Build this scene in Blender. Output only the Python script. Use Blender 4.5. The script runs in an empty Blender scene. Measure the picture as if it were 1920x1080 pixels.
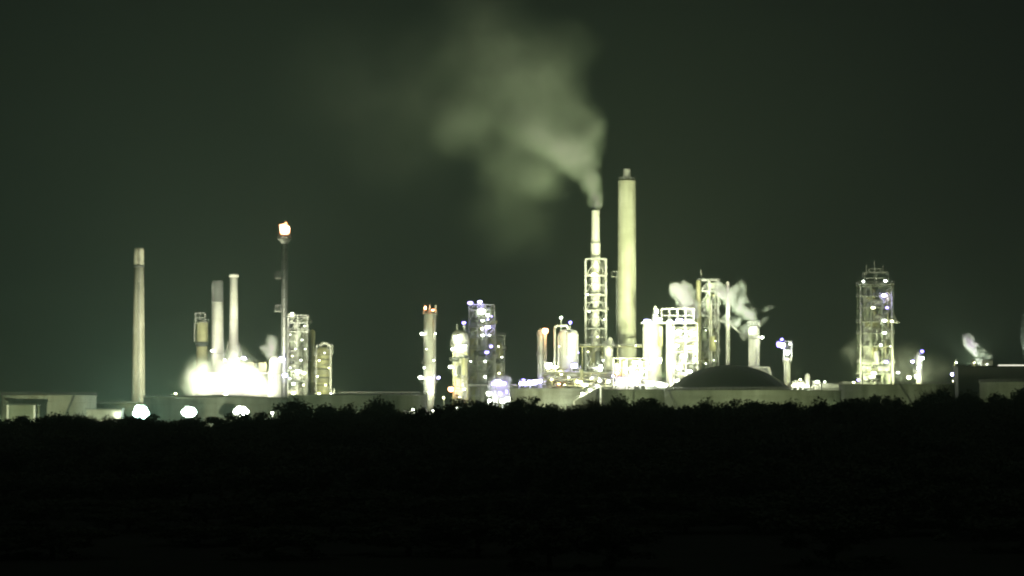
import bpy, bmesh, math, random
from mathutils import Vector, Matrix, noise

S = bpy.context.scene
COL = S.collection
F = 6000.0                      # focal length in photo pixels (1920 wide)
H = 12.0                        # camera height
PITCH = math.atan(235 / F)
SP, CP = math.sin(PITCH), math.cos(PITCH)
rnd = random.Random(7)


def at(px, py, Y):
    """point at depth Y that the pixel looks at"""
    dx, dy = (px - 960) / F, (540 - py) / F
    t = Y / (CP - dy * SP)
    return Vector((dx * t, Y, H + t * (SP + dy * CP)))


# ------------------------------------------------------------------ materials
def mat(name):
    m = bpy.data.materials.new(name)
    m.use_nodes = True
    nt = m.node_tree
    nt.nodes.clear()
    return m, nt, nt.nodes, nt.links


def paint(name, base, dirt, rough=.6, streak=.5, metal=0.0, scale=.25, bump=.0, joints=0.0):
    """weathered surface: blotches, and runs down the height"""
    m, nt, N, L = mat(name)
    out = N.new('ShaderNodeOutputMaterial')
    b = N.new('ShaderNodeBsdfPrincipled')
    L.new(b.outputs[0], out.inputs[0])
    b.inputs['Roughness'].default_value = rough
    b.inputs['Metallic'].default_value = metal
    b.inputs['Specular IOR Level'].default_value = .25
    tc = N.new('ShaderNodeTexCoord')
    mp = N.new('ShaderNodeMapping')
    mp.inputs['Scale'].default_value = (scale * 3, scale * 3, scale * .18)
    L.new(tc.outputs['Object'], mp.inputs[0])
    n1 = N.new('ShaderNodeTexNoise')
    n1.inputs['Scale'].default_value = 1
    n1.inputs['Detail'].default_value = 5
    L.new(mp.outputs[0], n1.inputs[0])
    n2 = N.new('ShaderNodeTexNoise')
    n2.inputs['Scale'].default_value = scale
    n2.inputs['Detail'].default_value = 6
    L.new(tc.outputs['Object'], n2.inputs[0])
    mx = N.new('ShaderNodeMath')
    mx.operation = 'MULTIPLY'
    L.new(n1.outputs[0], mx.inputs[0])
    L.new(n2.outputs[0], mx.inputs[1])
    r = N.new('ShaderNodeMapRange')
    r.inputs[1].default_value = .12
    r.inputs[2].default_value = .38
    r.inputs[3].default_value = streak
    r.inputs[4].default_value = 0
    L.new(mx.outputs[0], r.inputs[0])
    mix = N.new('ShaderNodeMixRGB')
    mix.inputs[1].default_value = (*base, 1)
    mix.inputs[2].default_value = (*dirt, 1)
    L.new(r.outputs[0], mix.inputs[0])
    src = mix.outputs[0]
    if joints:
        sep = N.new('ShaderNodeSeparateXYZ')
        L.new(tc.outputs['Object'], sep.inputs[0])
        md = N.new('ShaderNodeMath')
        md.operation = 'MODULO'
        md.inputs[1].default_value = joints
        L.new(sep.outputs[2], md.inputs[0])
        lt = N.new('ShaderNodeMath')
        lt.operation = 'LESS_THAN'
        lt.inputs[1].default_value = .28
        L.new(md.outputs[0], lt.inputs[0])
        ml = N.new('ShaderNodeMath')
        ml.operation = 'MULTIPLY'
        ml.inputs[1].default_value = .35
        L.new(lt.outputs[0], ml.inputs[0])
        mj = N.new('ShaderNodeMixRGB')
        mj.inputs[2].default_value = (*dirt, 1)
        L.new(ml.outputs[0], mj.inputs[0])
        L.new(src, mj.inputs[1])
        src = mj.outputs[0]
    L.new(src, b.inputs['Base Color'])
    if bump:
        bp = N.new('ShaderNodeBump')
        bp.inputs['Strength'].default_value = bump
        bp.inputs['Distance'].default_value = .2
        L.new(n2.outputs[0], bp.inputs['Height'])
        L.new(bp.outputs[0], b.inputs['Normal'])
    return m


def glow(name, col, strength, lights=True):
    m, nt, N, L = mat(name)
    out = N.new('ShaderNodeOutputMaterial')
    e = N.new('ShaderNodeEmission')
    e.inputs[0].default_value = (*col, 1)
    e.inputs[1].default_value = strength
    L.new(e.outputs[0], out.inputs[0])
    m.cycles.emission_sampling = 'FRONT' if lights else 'NONE'
    return m


M = dict(
    cream=paint('cream_stack_paint', (.55, .56, .43), (.24, .24, .15), .7, .8, scale=.14, joints=9),
    concrete=paint('chimney_concrete', (.44, .43, .33), (.18, .18, .12), .85, .85, scale=.16, bump=.2, joints=6),
    white=paint('white_stack_paint', (.78, .78, .70), (.40, .39, .29), .6, .6, scale=.2, joints=7),
    soot=paint('sooty_dark_paint', (.10, .105, .095), (.05, .05, .05), .8, .6, scale=.3),
    steel=paint('galvanised_steel', (.45, .46, .43), (.22, .21, .18), .55, .6, .2, .3),
    grate=paint('platform_steel', (.40, .41, .36), (.18, .17, .13), .6, .6, .2, .4),
    dark=paint('dark_steel', (.13, .14, .12), (.06, .055, .045), .65, .6, .2, .4),
    vessel=paint('vessel_cladding', (.60, .61, .54), (.32, .30, .22), .5, .5, .1, .25, joints=4.5),
    yellow=paint('ochre_cladding', (.46, .45, .25), (.24, .22, .11), .6, .6, .05, .3, joints=3.5),
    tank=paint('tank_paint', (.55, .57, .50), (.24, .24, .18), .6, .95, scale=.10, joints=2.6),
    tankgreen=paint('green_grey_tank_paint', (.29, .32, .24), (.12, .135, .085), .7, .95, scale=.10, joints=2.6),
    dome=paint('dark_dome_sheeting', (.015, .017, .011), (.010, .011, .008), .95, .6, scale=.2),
    shed=paint('shed_cladding', (.42, .43, .34), (.19, .19, .13), .7, .9, scale=.12),
    blackshed=paint('dark_shed_cladding', (.055, .06, .05), (.03, .03, .027), .8, .5, scale=.2),
    bark=paint('bark', (.07, .055, .04), (.03, .025, .02), .9, .6, scale=1.5),
    ground=paint('rough_ground', (.050, .052, .034), (.025, .022, .016), .95, .7, scale=.06, bump=.4),
    yard=paint('gravel_yard', (.20, .19, .16), (.10, .095, .08), .95, .6, scale=.1),
)


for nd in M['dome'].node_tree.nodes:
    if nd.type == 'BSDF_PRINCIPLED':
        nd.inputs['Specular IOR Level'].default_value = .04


def leaf_mat(name, a, b):
    m, nt, N, L = mat(name)
    out = N.new('ShaderNodeOutputMaterial')
    p = N.new('ShaderNodeBsdfPrincipled')
    p.inputs['Roughness'].default_value = .7
    n = N.new('ShaderNodeTexNoise')
    n.inputs['Scale'].default_value = .6
    tc = N.new('ShaderNodeTexCoord')
    L.new(tc.outputs['Object'], n.inputs[0])
    mx = N.new('ShaderNodeMixRGB')
    mx.inputs[1].default_value = (*a, 1)
    mx.inputs[2].default_value = (*b, 1)
    L.new(n.outputs[0], mx.inputs[0])
    L.new(mx.outputs[0], p.inputs['Base Color'])
    L.new(p.outputs[0], out.inputs[0])
    return m


M['leaf'] = leaf_mat('dark_foliage', (.055, .07, .036), (.10, .115, .058))
M['twig'] = leaf_mat('winter_twigs', (.085, .078, .055), (.12, .105, .07))

LAMP = 1.15
GL = dict(
    white=glow('lamp_white', (.95, 1, .80), 95 * LAMP),
    sodium=glow('lamp_greenish', (1, 1, .55), 70 * LAMP),
    lilac=glow('lamp_lilac', (.50, .44, 1), 70 * LAMP),
    blue=glow('lamp_blue_violet', (.20, .15, 1), 20),
    warm=glow('lamp_warm', (1, .36, .15), 45),
    white2=glow('lamp_bright_white', (.93, 1, .84), 300),
    teal2=glow('lamp_pale_teal', (.75, 1, .86), 300),
    teal=glow('lamp_teal_white', (.66, 1, .88), 520),
    small=glow('lamp_dim', (.95, 1, .8), 14, False),
    white_d=glow('lamp_white_dim', (.93, 1, .84), 20, False),
    lilac_d=glow('lamp_lilac_dim', (.42, .34, 1), 8, False),
    sodium_d=glow('lamp_greenish_dim', (1, 1, .6), 16, False),
    strip=glow('tube_strip', (1, 1, .78), 1.3),
    flame=glow('gas_flame', (1, .38, .16), 7),
    flamecore=glow('gas_flame_core', (1, .82, .66), 40),
)


# ------------------------------------------------------------------ mesh builder
class MB:
    def __init__(s):
        s.b = bmesh.new()

    def box(s, x, y, z, sx, sy, sz, rot=None):
        m = Matrix.Translation((x, y, z))
        if rot is not None:
            m = m @ rot
        m = m @ Matrix.Diagonal((sx, sy, sz, 1))
        bmesh.ops.create_cube(s.b, size=1, matrix=m)
        return s

    def lathe(s, prof, x=0, y=0, n=24, cap=True, arc=None):
        """prof: list of (radius, z) bottom to top"""
        rings = []
        for r, z in prof:
            rings.append([s.b.verts.new((x + r * math.cos(2 * math.pi * i / n), y + r * math.sin(2 * math.pi * i / n), z))
                          for i in range(n)])
        for a, b in zip(rings, rings[1:]):
            for i in range(n):
                f = s.b.faces.new((a[i], a[(i + 1) % n], b[(i + 1) % n], b[i]))
                f.smooth = True
        if cap:
            s.b.faces.new(list(reversed(rings[0])))
            s.b.faces.new(rings[-1])
        return s

    def tube(s, p, q, r, n=6, r2=None):
        p, q = Vector(p), Vector(q)
        d = q - p
        if d.length < 1e-4:
            return s
        rot = d.to_track_quat('Z', 'Y').to_matrix()
        r2 = r if r2 is None else r2
        A = [s.b.verts.new(p + rot @ Vector((r * math.cos(2 * math.pi * i / n), r * math.sin(2 * math.pi * i / n), 0))) for i in range(n)]
        B = [s.b.verts.new(q + rot @ Vector((r2 * math.cos(2 * math.pi * i / n), r2 * math.sin(2 * math.pi * i / n), 0))) for i in range(n)]
        for i in range(n):
            f = s.b.faces.new((A[i], A[(i + 1) % n], B[(i + 1) % n], B[i]))
            f.smooth = n > 5
        s.b.faces.new(list(reversed(A)))
        s.b.faces.new(B)
        return s

    def path(s, pts, r, n=8):
        for a, b in zip(pts, pts[1:]):
            s.tube(a, b, r, n)
        for p in pts[1:-1]:
            bmesh.ops.create_icosphere(s.b, subdivisions=1, radius=r * 1.05, matrix=Matrix.Translation(p))
        return s

    def bar(s, p, q, w):
        return s.tube(p, q, w * .7, 4)

    def ball(s, x, y, z, rx, ry=None, rz=None, sub=2):
        ry = rx if ry is None else ry
        rz = rx if rz is None else rz
        bmesh.ops.create_icosphere(s.b, subdivisions=sub, radius=1, matrix=Matrix.Translation((x, y, z)) @ Matrix.Diagonal((rx, ry, rz, 1)))
        return s

    def ringrail(s, x, y, z, r, h=1.1, n=20, w=.07):
        P = [Vector((x + r * math.cos(2 * math.pi * i / n), y + r * math.sin(2 * math.pi * i / n), z)) for i in range(n)]
        up = Vector((0, 0, h))
        for i in range(n):
            s.bar(P[i], P[i] + up, w)
            s.bar(P[i] + up, P[(i + 1) % n] + up, w)
            s.bar(P[i] + up * .5, P[(i + 1) % n] + up * .5, w * .8)
        return s

    def make(s, name, m, parent=None, loc=None):
        me = bpy.data.meshes.new(name)
        s.b.normal_update()
        s.b.to_mesh(me)
        s.b.free()
        for k in (m if isinstance(m, (list, tuple)) else [m]):
            me.materials.append(k)
        o = bpy.data.objects.new(name, me)
        COL.objects.link(o)
        if parent is not None:
            o.parent = parent
        if loc is not None:
            o.location = loc
        return o


def tag(o, label=None, cat=None, group=None, kind=None):
    if label:
        o['label'] = label
    if cat:
        o['category'] = cat
    if group:
        o['group'] = group
    if kind:
        o['kind'] = kind
    return o


class T:
    """a thing whose shapes are given in photo pixels at its own depth"""

    def __init__(s, name, label, cat, px, Y, group=None, z0=0.0):
        s.Y, s.px, s.k, s.z0 = Y, px, Y / F, z0
        o = bpy.data.objects.new(name, None)
        COL.objects.link(o)
        o.empty_display_size = 2
        p = at(px, 775, Y)
        s.ox = p.x
        o.location = (p.x, Y, z0)
        tag(o, label, cat, group, 'thing')
        s.o = o

    def x(s, px):
        return at(px, 700, s.Y).x - s.ox

    def z(s, py):
        return at(960, py, s.Y).z - s.z0

    def v(s, px, py, dy=0.0):
        return Vector((s.x(px), dy, s.z(py)))

    def part(s, name, mb, m, parent=None):
        return mb.make(name, m, parent or s.o)

    # ---- recurring parts
    def shell(s, prof, m, name='shell', px=None, dy=0, n=28, parent=None):
        """prof: (half width px, y px or None for the ground), bottom to top"""
        mb = MB()
        mb.lathe([(hw * s.k, 0 if y is None else s.z(y)) for hw, y in prof], s.x(px if px is not None else s.px), dy, n)
        return s.part(name, mb, m, parent)

    def platform(s, px, py, hw, inner=0, dy=0, m=None, lower=True):
        x, z, r = s.x(px), s.z(py), hw * s.k
        mb = MB()
        mb.lathe([(r * .97, z - .35), (r, z - .3), (r, z), (r * .97, z + .02)], x, dy, 20)
        if lower:
            for i in range(6):
                a = i * math.pi / 3
                mb.bar((x + r * .92 * math.cos(a), dy + r * .92 * math.sin(a), z - .3),
                       (x + max(.2, inner * s.k) * math.cos(a), dy + max(.2, inner * s.k) * math.sin(a), z - 2.2), .14)
        p = s.part('platform', mb, m or M['grate'])
        s.part('railing', MB().ringrail(x, dy, z + .02, r * .96, 1.2, 14, .09), M['steel'], p)
        return p

    def ladder(s, px, y0, y1, dy=0):
        x = s.x(px)
        z0 = 0 if y0 is None else s.z(y0)
        z1 = s.z(y1)
        mb = MB()
        for q in (-.3, .3):
            mb.bar((x + q, dy, z0), (x + q, dy, z1), .1)
        zz = z0 + .5
        while zz < z1:
            mb.bar((x - .3, dy, zz), (x + .3, dy, zz), .06)
            zz += .9
        zz = z0 + 3
        while zz < z1:          # cage hoops
            mb.box(x, dy - .45, zz, .95, .9, .09)
            zz += 2.2
        return s.part('ladder', mb, M['steel'])

    def pipe(s, pts, r=.35, m=None, name='pipe'):
        P = []
        for p in pts:
            P.append(Vector((s.x(p[0]), p[2] if len(p) > 2 else 0, 0 if p[1] is None else s.z(p[1]))))
        return s.part(name, MB().path(P, r), m or M['vessel'])

    def lamp(s, px, py, w=9, kind='white', dy=-3.0, h=None, parent=None, small=False, back=False):
        """a luminaire: glass bowl under a hood on an arm back to the structure"""
        v = s.v(px, py, dy)
        rx = w * s.k * .38 * rnd.uniform(.85, 1.1)
        rz = (h if h else w * .8) * s.k * .36 * rnd.uniform(.8, 1.1)
        g = MB()
        g.ball(v.x, v.y, v.z, rx, min(rx, 1.2), rz, 1 if small else 2)
        lens = g.make('lens', GL[kind])
        hd = MB()
        if back:                    # deep reflector behind the bowl
            hd.tube((v.x, v.y + .7, v.z), (v.x, v.y + 1.9, v.z), max(rx, rz) * 1.05, 14, max(rx, rz) * .5)
        else:
            hd.lathe([(rx * 1.08, v.z + rz * .75), (rx * .9, v.z + rz * 1.05), (.12, v.z + rz * 1.25)], v.x, v.y, 10)
            hd.bar((v.x, v.y, v.z + rz * 1.15), (v.x, v.y + min(2.5, abs(dy)), v.z + rz * 1.15 + .3), .12)
        l = s.part('lamp', hd, M['steel'], parent)
        lens.parent = l
        return l

    def frame(s, x0, x1, y0, y1, d, nx=1, levels=(), w=.5, m=None, brace='x', dy=0, name='steel_frame', ny=1):
        """braced steel frame; y0 top px, y1 bottom px (None = ground)"""
        X0, X1 = s.x(x0), s.x(x1)
        Zt = s.z(y0)
        Zb = 0 if y1 is None else s.z(y1)
        xs = [X0 + (X1 - X0) * i / nx for i in range(nx + 1)]
        ys = [dy - d / 2, dy + d / 2]
        zs = sorted([Zb] + [s.z(l) for l in levels] + [Zt])
        mb = MB()
        for x in xs:
            for y in ys:
                mb.box(x, y, (Zt + Zb) / 2, w, w, Zt - Zb)
        for z in zs:
            if z < .1:
                continue
            for y in ys:
                mb.box((X0 + X1) / 2, y, z - w * .05, X1 - X0 - w, w * .8, w * .85)
            for x in xs:
                mb.box(x, dy, z - w * .05, w * .8, d - w, w * .8)
        for za, zb in zip(zs, zs[1:]):
            if zb - za < 1.5:
                continue
            for i, (a, b) in enumerate(zip(xs, xs[1:])):
                if brace == 'x':
                    mb.bar((a, ys[0], za), (b, ys[0], zb), w * .42)
                    mb.bar((b, ys[1], za), (a, ys[1], zb), w * .42)
                elif brace == 'k':
                    mid = (a + b) / 2
                    mb.bar((a, ys[0], za), (mid, ys[0], zb), w * .42)
                    mb.bar((b, ys[0], za), (mid, ys[0], zb), w * .42)
                    mb.bar((a, ys[1], za), (mid, ys[1], zb), w * .42)
        return s.part(name, mb, m or M['steel'])

    def floors(s, x0, x1, ys, d, m=None, rail=True, dy=0):
        X0, X1 = s.x(x0), s.x(x1)
        for y in ys:
            z = s.z(y)
            mb = MB().box((X0 + X1) / 2, dy, z + .1, X1 - X0 + 1.2, d + 1.2, .22)
            f = s.part('floor', mb, m or M['grate'])
            if rail:
                r = MB()
                a0, a1, b0, b1 = X0 - .5, X1 + .5, dy - d / 2 - .5, dy + d / 2 + .5
                C = [(a0, b0), (a1, b0), (a1, b1), (a0, b1)]
                for i in range(4):
                    p, q = C[i], C[(i + 1) % 4]
                    n = max(2, int(math.dist(p, q) / 1.8))
                    for hh in (.6, 1.15):
                        r.bar((*p, z + .2 + hh), (*q, z + .2 + hh), .07)
                    for j in range(n):
                        t = j / n
                        r.bar((p[0] + (q[0] - p[0]) * t, p[1] + (q[1] - p[1]) * t, z + .2),
                              (p[0] + (q[0] - p[0]) * t, p[1] + (q[1] - p[1]) * t, z + 1.35), .07)
                s.part('railing', r, M['steel'], f)

    def screens(s, x0, x1, levels, n, seed, dy=0.0, frac=.5, mats=('tankgreen', 'steel', 'vessel')):
        """wind screens and equipment housings hung in some bays"""
        r = random.Random(seed)
        zs = sorted(s.z(y) for y in levels)
        X0, X1 = s.x(x0), s.x(x1)
        w = (X1 - X0) / n
        for za, zb in zip(zs, zs[1:]):
            for i in range(n):
                if r.random() > frac:
                    continue
                hh = (zb - za) * r.uniform(.45, .85)
                s.part('screen_panel', MB().box(X0 + (i + .5) * w, dy + r.uniform(-1.5, 1.5), za + .4 + hh / 2, w * r.uniform(.5, .9), r.uniform(.2, 2.2), hh), M[r.choice(mats)])

    def stairs(s, x0, x1, ys, dy, w=.9):
        """zigzag flights between levels"""
        mb = MB()
        X0, X1 = s.x(x0), s.x(x1)
        zz = sorted([s.z(y) for y in ys])
        for i, (a, b) in enumerate(zip(zz, zz[1:])):
            p, q = ((X0, a), (X1, b)) if i % 2 == 0 else ((X1, a), (X0, b))
            for o in (-w / 2, w / 2):
                mb.bar((p[0], dy + o, p[1]), (q[0], dy + o, q[1]), .2)
                mb.bar((p[0], dy + o, p[1] + 1.1), (q[0], dy + o, q[1] + 1.1), .08)
            for j in range(9):
                t = (j + .5) / 9
                mb.box(p[0] + (q[0] - p[0]) * t, dy, p[1] + (q[1] - p[1]) * t, .35, w, .06)
        return s.part('stairway', mb, M['grate'])

    def clutter(s, x0, x1, y0, y1, d, n, seed, mats=('vessel', 'yellow', 'steel'), dy=0, big=1.0):
        """process equipment inside a frame: drums, exchangers and risers, each its own part"""
        r = random.Random(seed)
        for i in range(n):
            px, py = r.uniform(x0, x1), r.uniform(y0, y1)
            yy = dy + r.uniform(-d / 2, d / 2)
            m = M[r.choice(mats)]
            k = r.random()
            x, z = s.x(px), s.z(py)
            if k < .35:
                L, rad = r.uniform(2, 4.5) * big, r.uniform(.6, 1.1) * big
                mb = MB()
                mb.tube((x - L / 2, yy, z), (x + L / 2, yy, z), rad, 12)
                mb.ball(x - L / 2, yy, z, rad * .5, rad, rad, 2).ball(x + L / 2, yy, z, rad * .5, rad, rad, 2)
                mb.box(x - L * .3, yy, z - rad - .3, .3, rad * 1.4, .8).box(x + L * .3, yy, z - rad - .3, .3, rad * 1.4, .8)
                s.part('drum', mb, m)
            elif k < .6:
                hh, rad = r.uniform(3, 6.5) * big, r.uniform(.7, 1.3) * big
                mb = MB().lathe([(rad * .4, z - hh / 2 - .5), (rad, z - hh / 2), (rad, z + hh / 2), (rad * .6, z + hh / 2 + .5), (.1, z + hh / 2 + .7)], x, yy, 14)
                s.part('vessel', mb, m)
            else:
                px2, py2 = min(x1, max(x0, px + r.uniform(-12, 12))), min(y1, max(y0, py + r.uniform(-40, 40)))
                P = [Vector((x, yy, z)), Vector((x, yy, s.z(py2))), Vector((s.x(px2), yy, s.z(py2)))]
                s.part('pipe', MB().path(P, r.uniform(.16, .36)), m)

    def spot(s, px, py, dy, tgt, power, ang=70, col=(.93, 1, .62), r=.6):
        l = bpy.data.lights.new('flood_or_fill_beam', 'SPOT')  # serves lamp masts and also unseen spots added to brighten steam
        l.energy = power
        l.color = col
        l.spot_size = math.radians(ang)
        l.spot_blend = .9
        l.shadow_soft_size = r
        o = bpy.data.objects.new('flood_or_fill_beam', l)
        COL.objects.link(o)
        v = s.v(px, py, dy)
        w = Vector(s.o.location) + v
        o.parent = s.o
        o.location = v
        o.rotation_euler = (at(*tgt) - w).to_track_quat('-Z', 'Y').to_euler()
        return o


# ------------------------------------------------------------------ setting
g = MB()
g.box(0, 2900, -.5, 5600, 6200, 1)
tag(g.make('ground', M['ground']), kind='structure')
g = MB()
g.box(0, 1640, .02, 700, 760, .05)
tag(g.make('plant_yard', M['yard']), kind='structure')

# ------------------------------------------------------------------ tanks
def tank(label, x0, x1, ytop, Y, m, roof='cone', stair=None, rise=1.5, group='storage tanks along the front of the refinery', name='storage_tank'):
    """Y is the depth of the near wall"""
    pc = (x0 + x1) / 2
    R = (x1 - x0) / 2 * (Y / F)
    t = T(name, label, 'storage tank', pc, Y + R, group)
    R = (x1 - x0) / 2 * t.k
    zt = at(960, ytop, Y).z            # rim as seen on the near wall
    mb = MB().lathe([(R, 0), (R, zt)], 0, 0, 72, False)
    t.part('shell', mb, m)
    w = MB()
    for zz, rr in ((zt - .15, .35), (zt - 2.6, .22)):
        w.lathe([(R, zz - .16), (R + rr, zz - .16), (R + rr, zz + .16), (R, zz + .16)], 0, 0, 72, False)
    t.part('wind_girder', w, m)
    if roof == 'cone':
        t.part('roof', MB().lathe([(R - .02, zt - .02), (R * .6, zt + rise * .4), (R * .02, zt + rise)], 0, 0, 72), m)
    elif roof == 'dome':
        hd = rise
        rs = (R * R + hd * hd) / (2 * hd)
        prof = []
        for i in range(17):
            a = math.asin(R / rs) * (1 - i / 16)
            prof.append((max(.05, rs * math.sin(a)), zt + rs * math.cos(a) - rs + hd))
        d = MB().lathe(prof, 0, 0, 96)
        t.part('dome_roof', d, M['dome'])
        rb = MB()
        for i in range(24):
            a = i * math.pi / 12
            q = [Vector((r * math.cos(a), r * math.sin(a), z + .05)) for r, z in prof[::2]]
            for p1, p2 in zip(q, q[1:]):
                rb.bar(p1, p2, .12)
        t.part('roof_rib', rb, M['dome'])
    else:
        t.part('roof', MB().lathe([(R - .05, zt - 1.2), (R - .3, zt - 1.2), (.05, zt - 1.1)], 0, 0, 72), M['soot'])
    t.part('railing', MB().ringrail(0, 0, zt, R + .2, 1.1, 90, .07), M['steel'])
    if stair:
        a0, a1 = stair          # angles in degrees, from +x, camera side is -90
        mb = MB()
        n = 44
        pr = None
        for i in range(n + 1):
            a = math.radians(a0 + (a1 - a0) * i / n)
            z = zt * i / n
            c, sn = math.cos(a), math.sin(a)
            mb.box((R + .75) * c, (R + .75) * sn, z, .5, 1.1, .1, Matrix.Rotation(a, 4, 'Z'))
            p = Vector(((R + 1.25) * c, (R + 1.25) * sn, z))
            if pr is not None:
                mb.bar(pr, p, .22)
                mb.bar(pr + Vector((0, 0, 1.1)), p + Vector((0, 0, 1.1)), .1)
            if i % 3 == 0:
                mb.bar(p, p + Vector((0, 0, 1.1)), .07)
            pr = p
        t.part('stairway', mb, M['dark'])
    return t


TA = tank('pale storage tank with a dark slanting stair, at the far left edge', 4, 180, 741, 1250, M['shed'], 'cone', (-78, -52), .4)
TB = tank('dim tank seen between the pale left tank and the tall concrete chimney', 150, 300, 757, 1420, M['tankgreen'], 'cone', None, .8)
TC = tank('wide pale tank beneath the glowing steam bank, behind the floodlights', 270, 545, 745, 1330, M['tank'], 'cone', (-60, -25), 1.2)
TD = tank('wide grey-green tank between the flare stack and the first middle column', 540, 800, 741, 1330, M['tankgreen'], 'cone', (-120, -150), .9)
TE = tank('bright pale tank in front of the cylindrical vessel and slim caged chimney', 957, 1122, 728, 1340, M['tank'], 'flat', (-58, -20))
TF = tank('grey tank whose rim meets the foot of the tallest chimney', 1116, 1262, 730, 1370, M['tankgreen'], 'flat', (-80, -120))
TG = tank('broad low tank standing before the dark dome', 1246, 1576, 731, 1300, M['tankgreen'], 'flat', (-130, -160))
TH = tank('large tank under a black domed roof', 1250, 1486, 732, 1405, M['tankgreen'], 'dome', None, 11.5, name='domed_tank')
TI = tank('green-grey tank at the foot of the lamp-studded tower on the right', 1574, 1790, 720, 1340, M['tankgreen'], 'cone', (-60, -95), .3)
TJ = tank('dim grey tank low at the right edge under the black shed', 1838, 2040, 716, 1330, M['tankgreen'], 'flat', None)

# open-fronted shed by the leftmost tank
t = T('open_shed', 'open-fronted shed with two white posts before the leftmost tank', 'shed', 40, 1215)
mb = MB()
mb.box(t.x(40), 3, t.z(757) - .3, t.x(72) - t.x(10), 9, .5)
t.part('roof', mb, M['blackshed'])
t.part('back_wall', MB().box(t.x(40), 7, t.z(759) / 2, t.x(70) - t.x(12), .3, t.z(759)), M['tankgreen'])
for px in (16, 66):
    t.part('post', MB().box(t.x(px), -1, t.z(759) / 2, .75, .75, t.z(759)), M['white'])

t = T('pump_house', 'small low pale building with a bright lamp at its end wall', 'building', 200, 1225)
t.part('wall', MB().box(t.x(195), 4, t.z(768) / 2, t.x(228) - t.x(163), 8, t.z(768)), M['tank'])
t.part('roof', MB().box(t.x(195), 4, t.z(767) + .1, t.x(230) - t.x(161), 8.6, .3), M['dark'])
t.part('door', MB().box(t.x(185), -.06, 4, 1.4, .1, 2.4), M['dark'])
t.lamp(221, 776, 7, 'white', -1.4)

# ------------------------------------------------------------------ chimneys
t = T('chimney', 'tall tapering concrete chimney standing alone behind the brightest floodlight', 'chimney', 259.5, 1480)
t.shell([(14.2, None), (13.2, 755), (11.2, 610), (10.0, 499)], M['concrete'])
t.shell([(9.8, 499), (9.6, 470), (9.4, 465)], M['concrete'], 'top_section')
t.shell([(10.5, 501), (10.5, 497)], M['soot'], 'dark_band')
t.ladder(262, None, 470, -14 * t.k)
CH_A = t

t = T('chimney', 'white chimney with a dark top section, rising out of the steam bank', 'chimney', 408, 1500)
t.shell([(12.2, None), (11.8, 670), (10.4, 566)], M['white'])
t.shell([(10.35, 566), (10.0, 528), (9.2, 526)], M['soot'], 'dark_top')
t.platform(408, 662, 15, 11, m=M['grate'])
t.lamp(399, 658, 6, 'white', -4.5)
t.ladder(399, None, 530, -2)

t = T('chimney', 'slender white chimney with flared foot and cap ring', 'chimney', 438, 1512)
t.shell([(14, None), (12.5, 690), (10.4, 662), (8.8, 635), (8.1, 590), (7.7, 520)], M['white'])
t.shell([(9.4, 520), (9.6, 517), (9, 515), (8, 514)], M['white'], 'cap_ring')
for sx in (-1, 1):
    t.pipe([(438 + sx * 22, 676, -2), (438 + sx * 14, 662, -2), (438 + sx * 9, 640, -2)], .25, M['white'], 'brace')
t.part('collar_platform', MB().box(t.x(445), -2, t.z(673), t.x(468) - t.x(424), 9, .4), M['steel'])
t.lamp(459, 672, 10, 'lilac', -7)
t.lamp(448, 675, 8, 'white', -7)
t.lamp(424, 676, 7, 'white', -7)

t = T('chimney', 'tallest chimney, thick cream stack with a narrow dark crown', 'chimney', 1176, 1500)
t.shell([(19.4, None), (19.2, 655), (17.6, 648), (17.2, 520), (16.8, 340), (16.2, 338)], M['cream'], n=40)
t.shell([(8, 338), (8, 332), (7.2, 330), (7.2, 318), (6.2, 316)], M['steel'], 'crown')
t.part('crown_railing', MB().ringrail(0, 0, t.z(337), 15 * t.k, 1.1, 16, .1), M['steel'])
lg = t.part('side_platform', MB().box(t.x(1153), -.5, t.z(519), 3.2, 2.6, .3), M['grate'])
mb = MB()
for dx in (-1.4, 1.4):
    for dy in (-1.6, .6):
        mb.bar((t.x(1153) + dx, dy, t.z(519)), (t.x(1153) + dx, dy, t.z(519) + 2.4), .12)
mb.box(t.x(1153), -.5, t.z(519) + 2.4, 3, 2.4, .15)
t.part('railing', mb, M['steel'], lg)
t.ladder(1157, None, 512, -1.6)
t.platform(1176, 650, 24, 18)
CH_L = t
for px, py, w, kd in [(1160, 649, 4, 'sodium_d'), (1191, 649, 4, 'white_d')]:
    t.lamp(px, py, w, kd, -6.5)

# ------------------------------------------------------------------ slim chimney in a steel cage
t = T('caged_chimney', 'slim steaming chimney standing inside an open steel cage', 'chimney', 1117, 1490)
t.shell([(9, None), (9, 660), (8.6, 600), (6.5, 585), (6.5, 572), (9.2, 556), (9.2, 520), (8.8, 485), (9.2, 470), (8.9, 456), (8.0, 450),
         (7.7, 396), (7.2, 394)], M['white'], 'flue')
t.shell([(10, 457), (10, 454)], M['steel'], 'flange')
t.shell([(12, 548), (12, 545)], M['steel'], 'flange')
t.frame(1098, 1136, 486, None, 38 * t.k, 1, (517, 553, 582, 616, 650, 690), .75, M['steel'], 'k')
t.frame(1098, 1136, 486, None, 38 * t.k * .98, 1, (535, 568, 600, 632, 670), .3, M['steel'], 'x', name='bracing')
t.floors(1096, 1138, (582,), 42 * t.k)
t.floors(1098, 1136, (517, 650), 38 * t.k)
t.lamp(1114, 516, 13, 'sodium', -6.5, 10)
t.lamp(1104, 585, 5, 'small', -6.5)
for px, py, w, kd in [(1101, 553, 4, 'white_d'), (1132, 600, 4, 'small'), (1120, 632, 5, 'sodium_d'), (1102, 660, 5, 'sodium_d'), (1130, 676, 5, 'white_d'), (1108, 700, 6, 'sodium_d')]:
    t.lamp(px, py, w, kd, -6.5)
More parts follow.
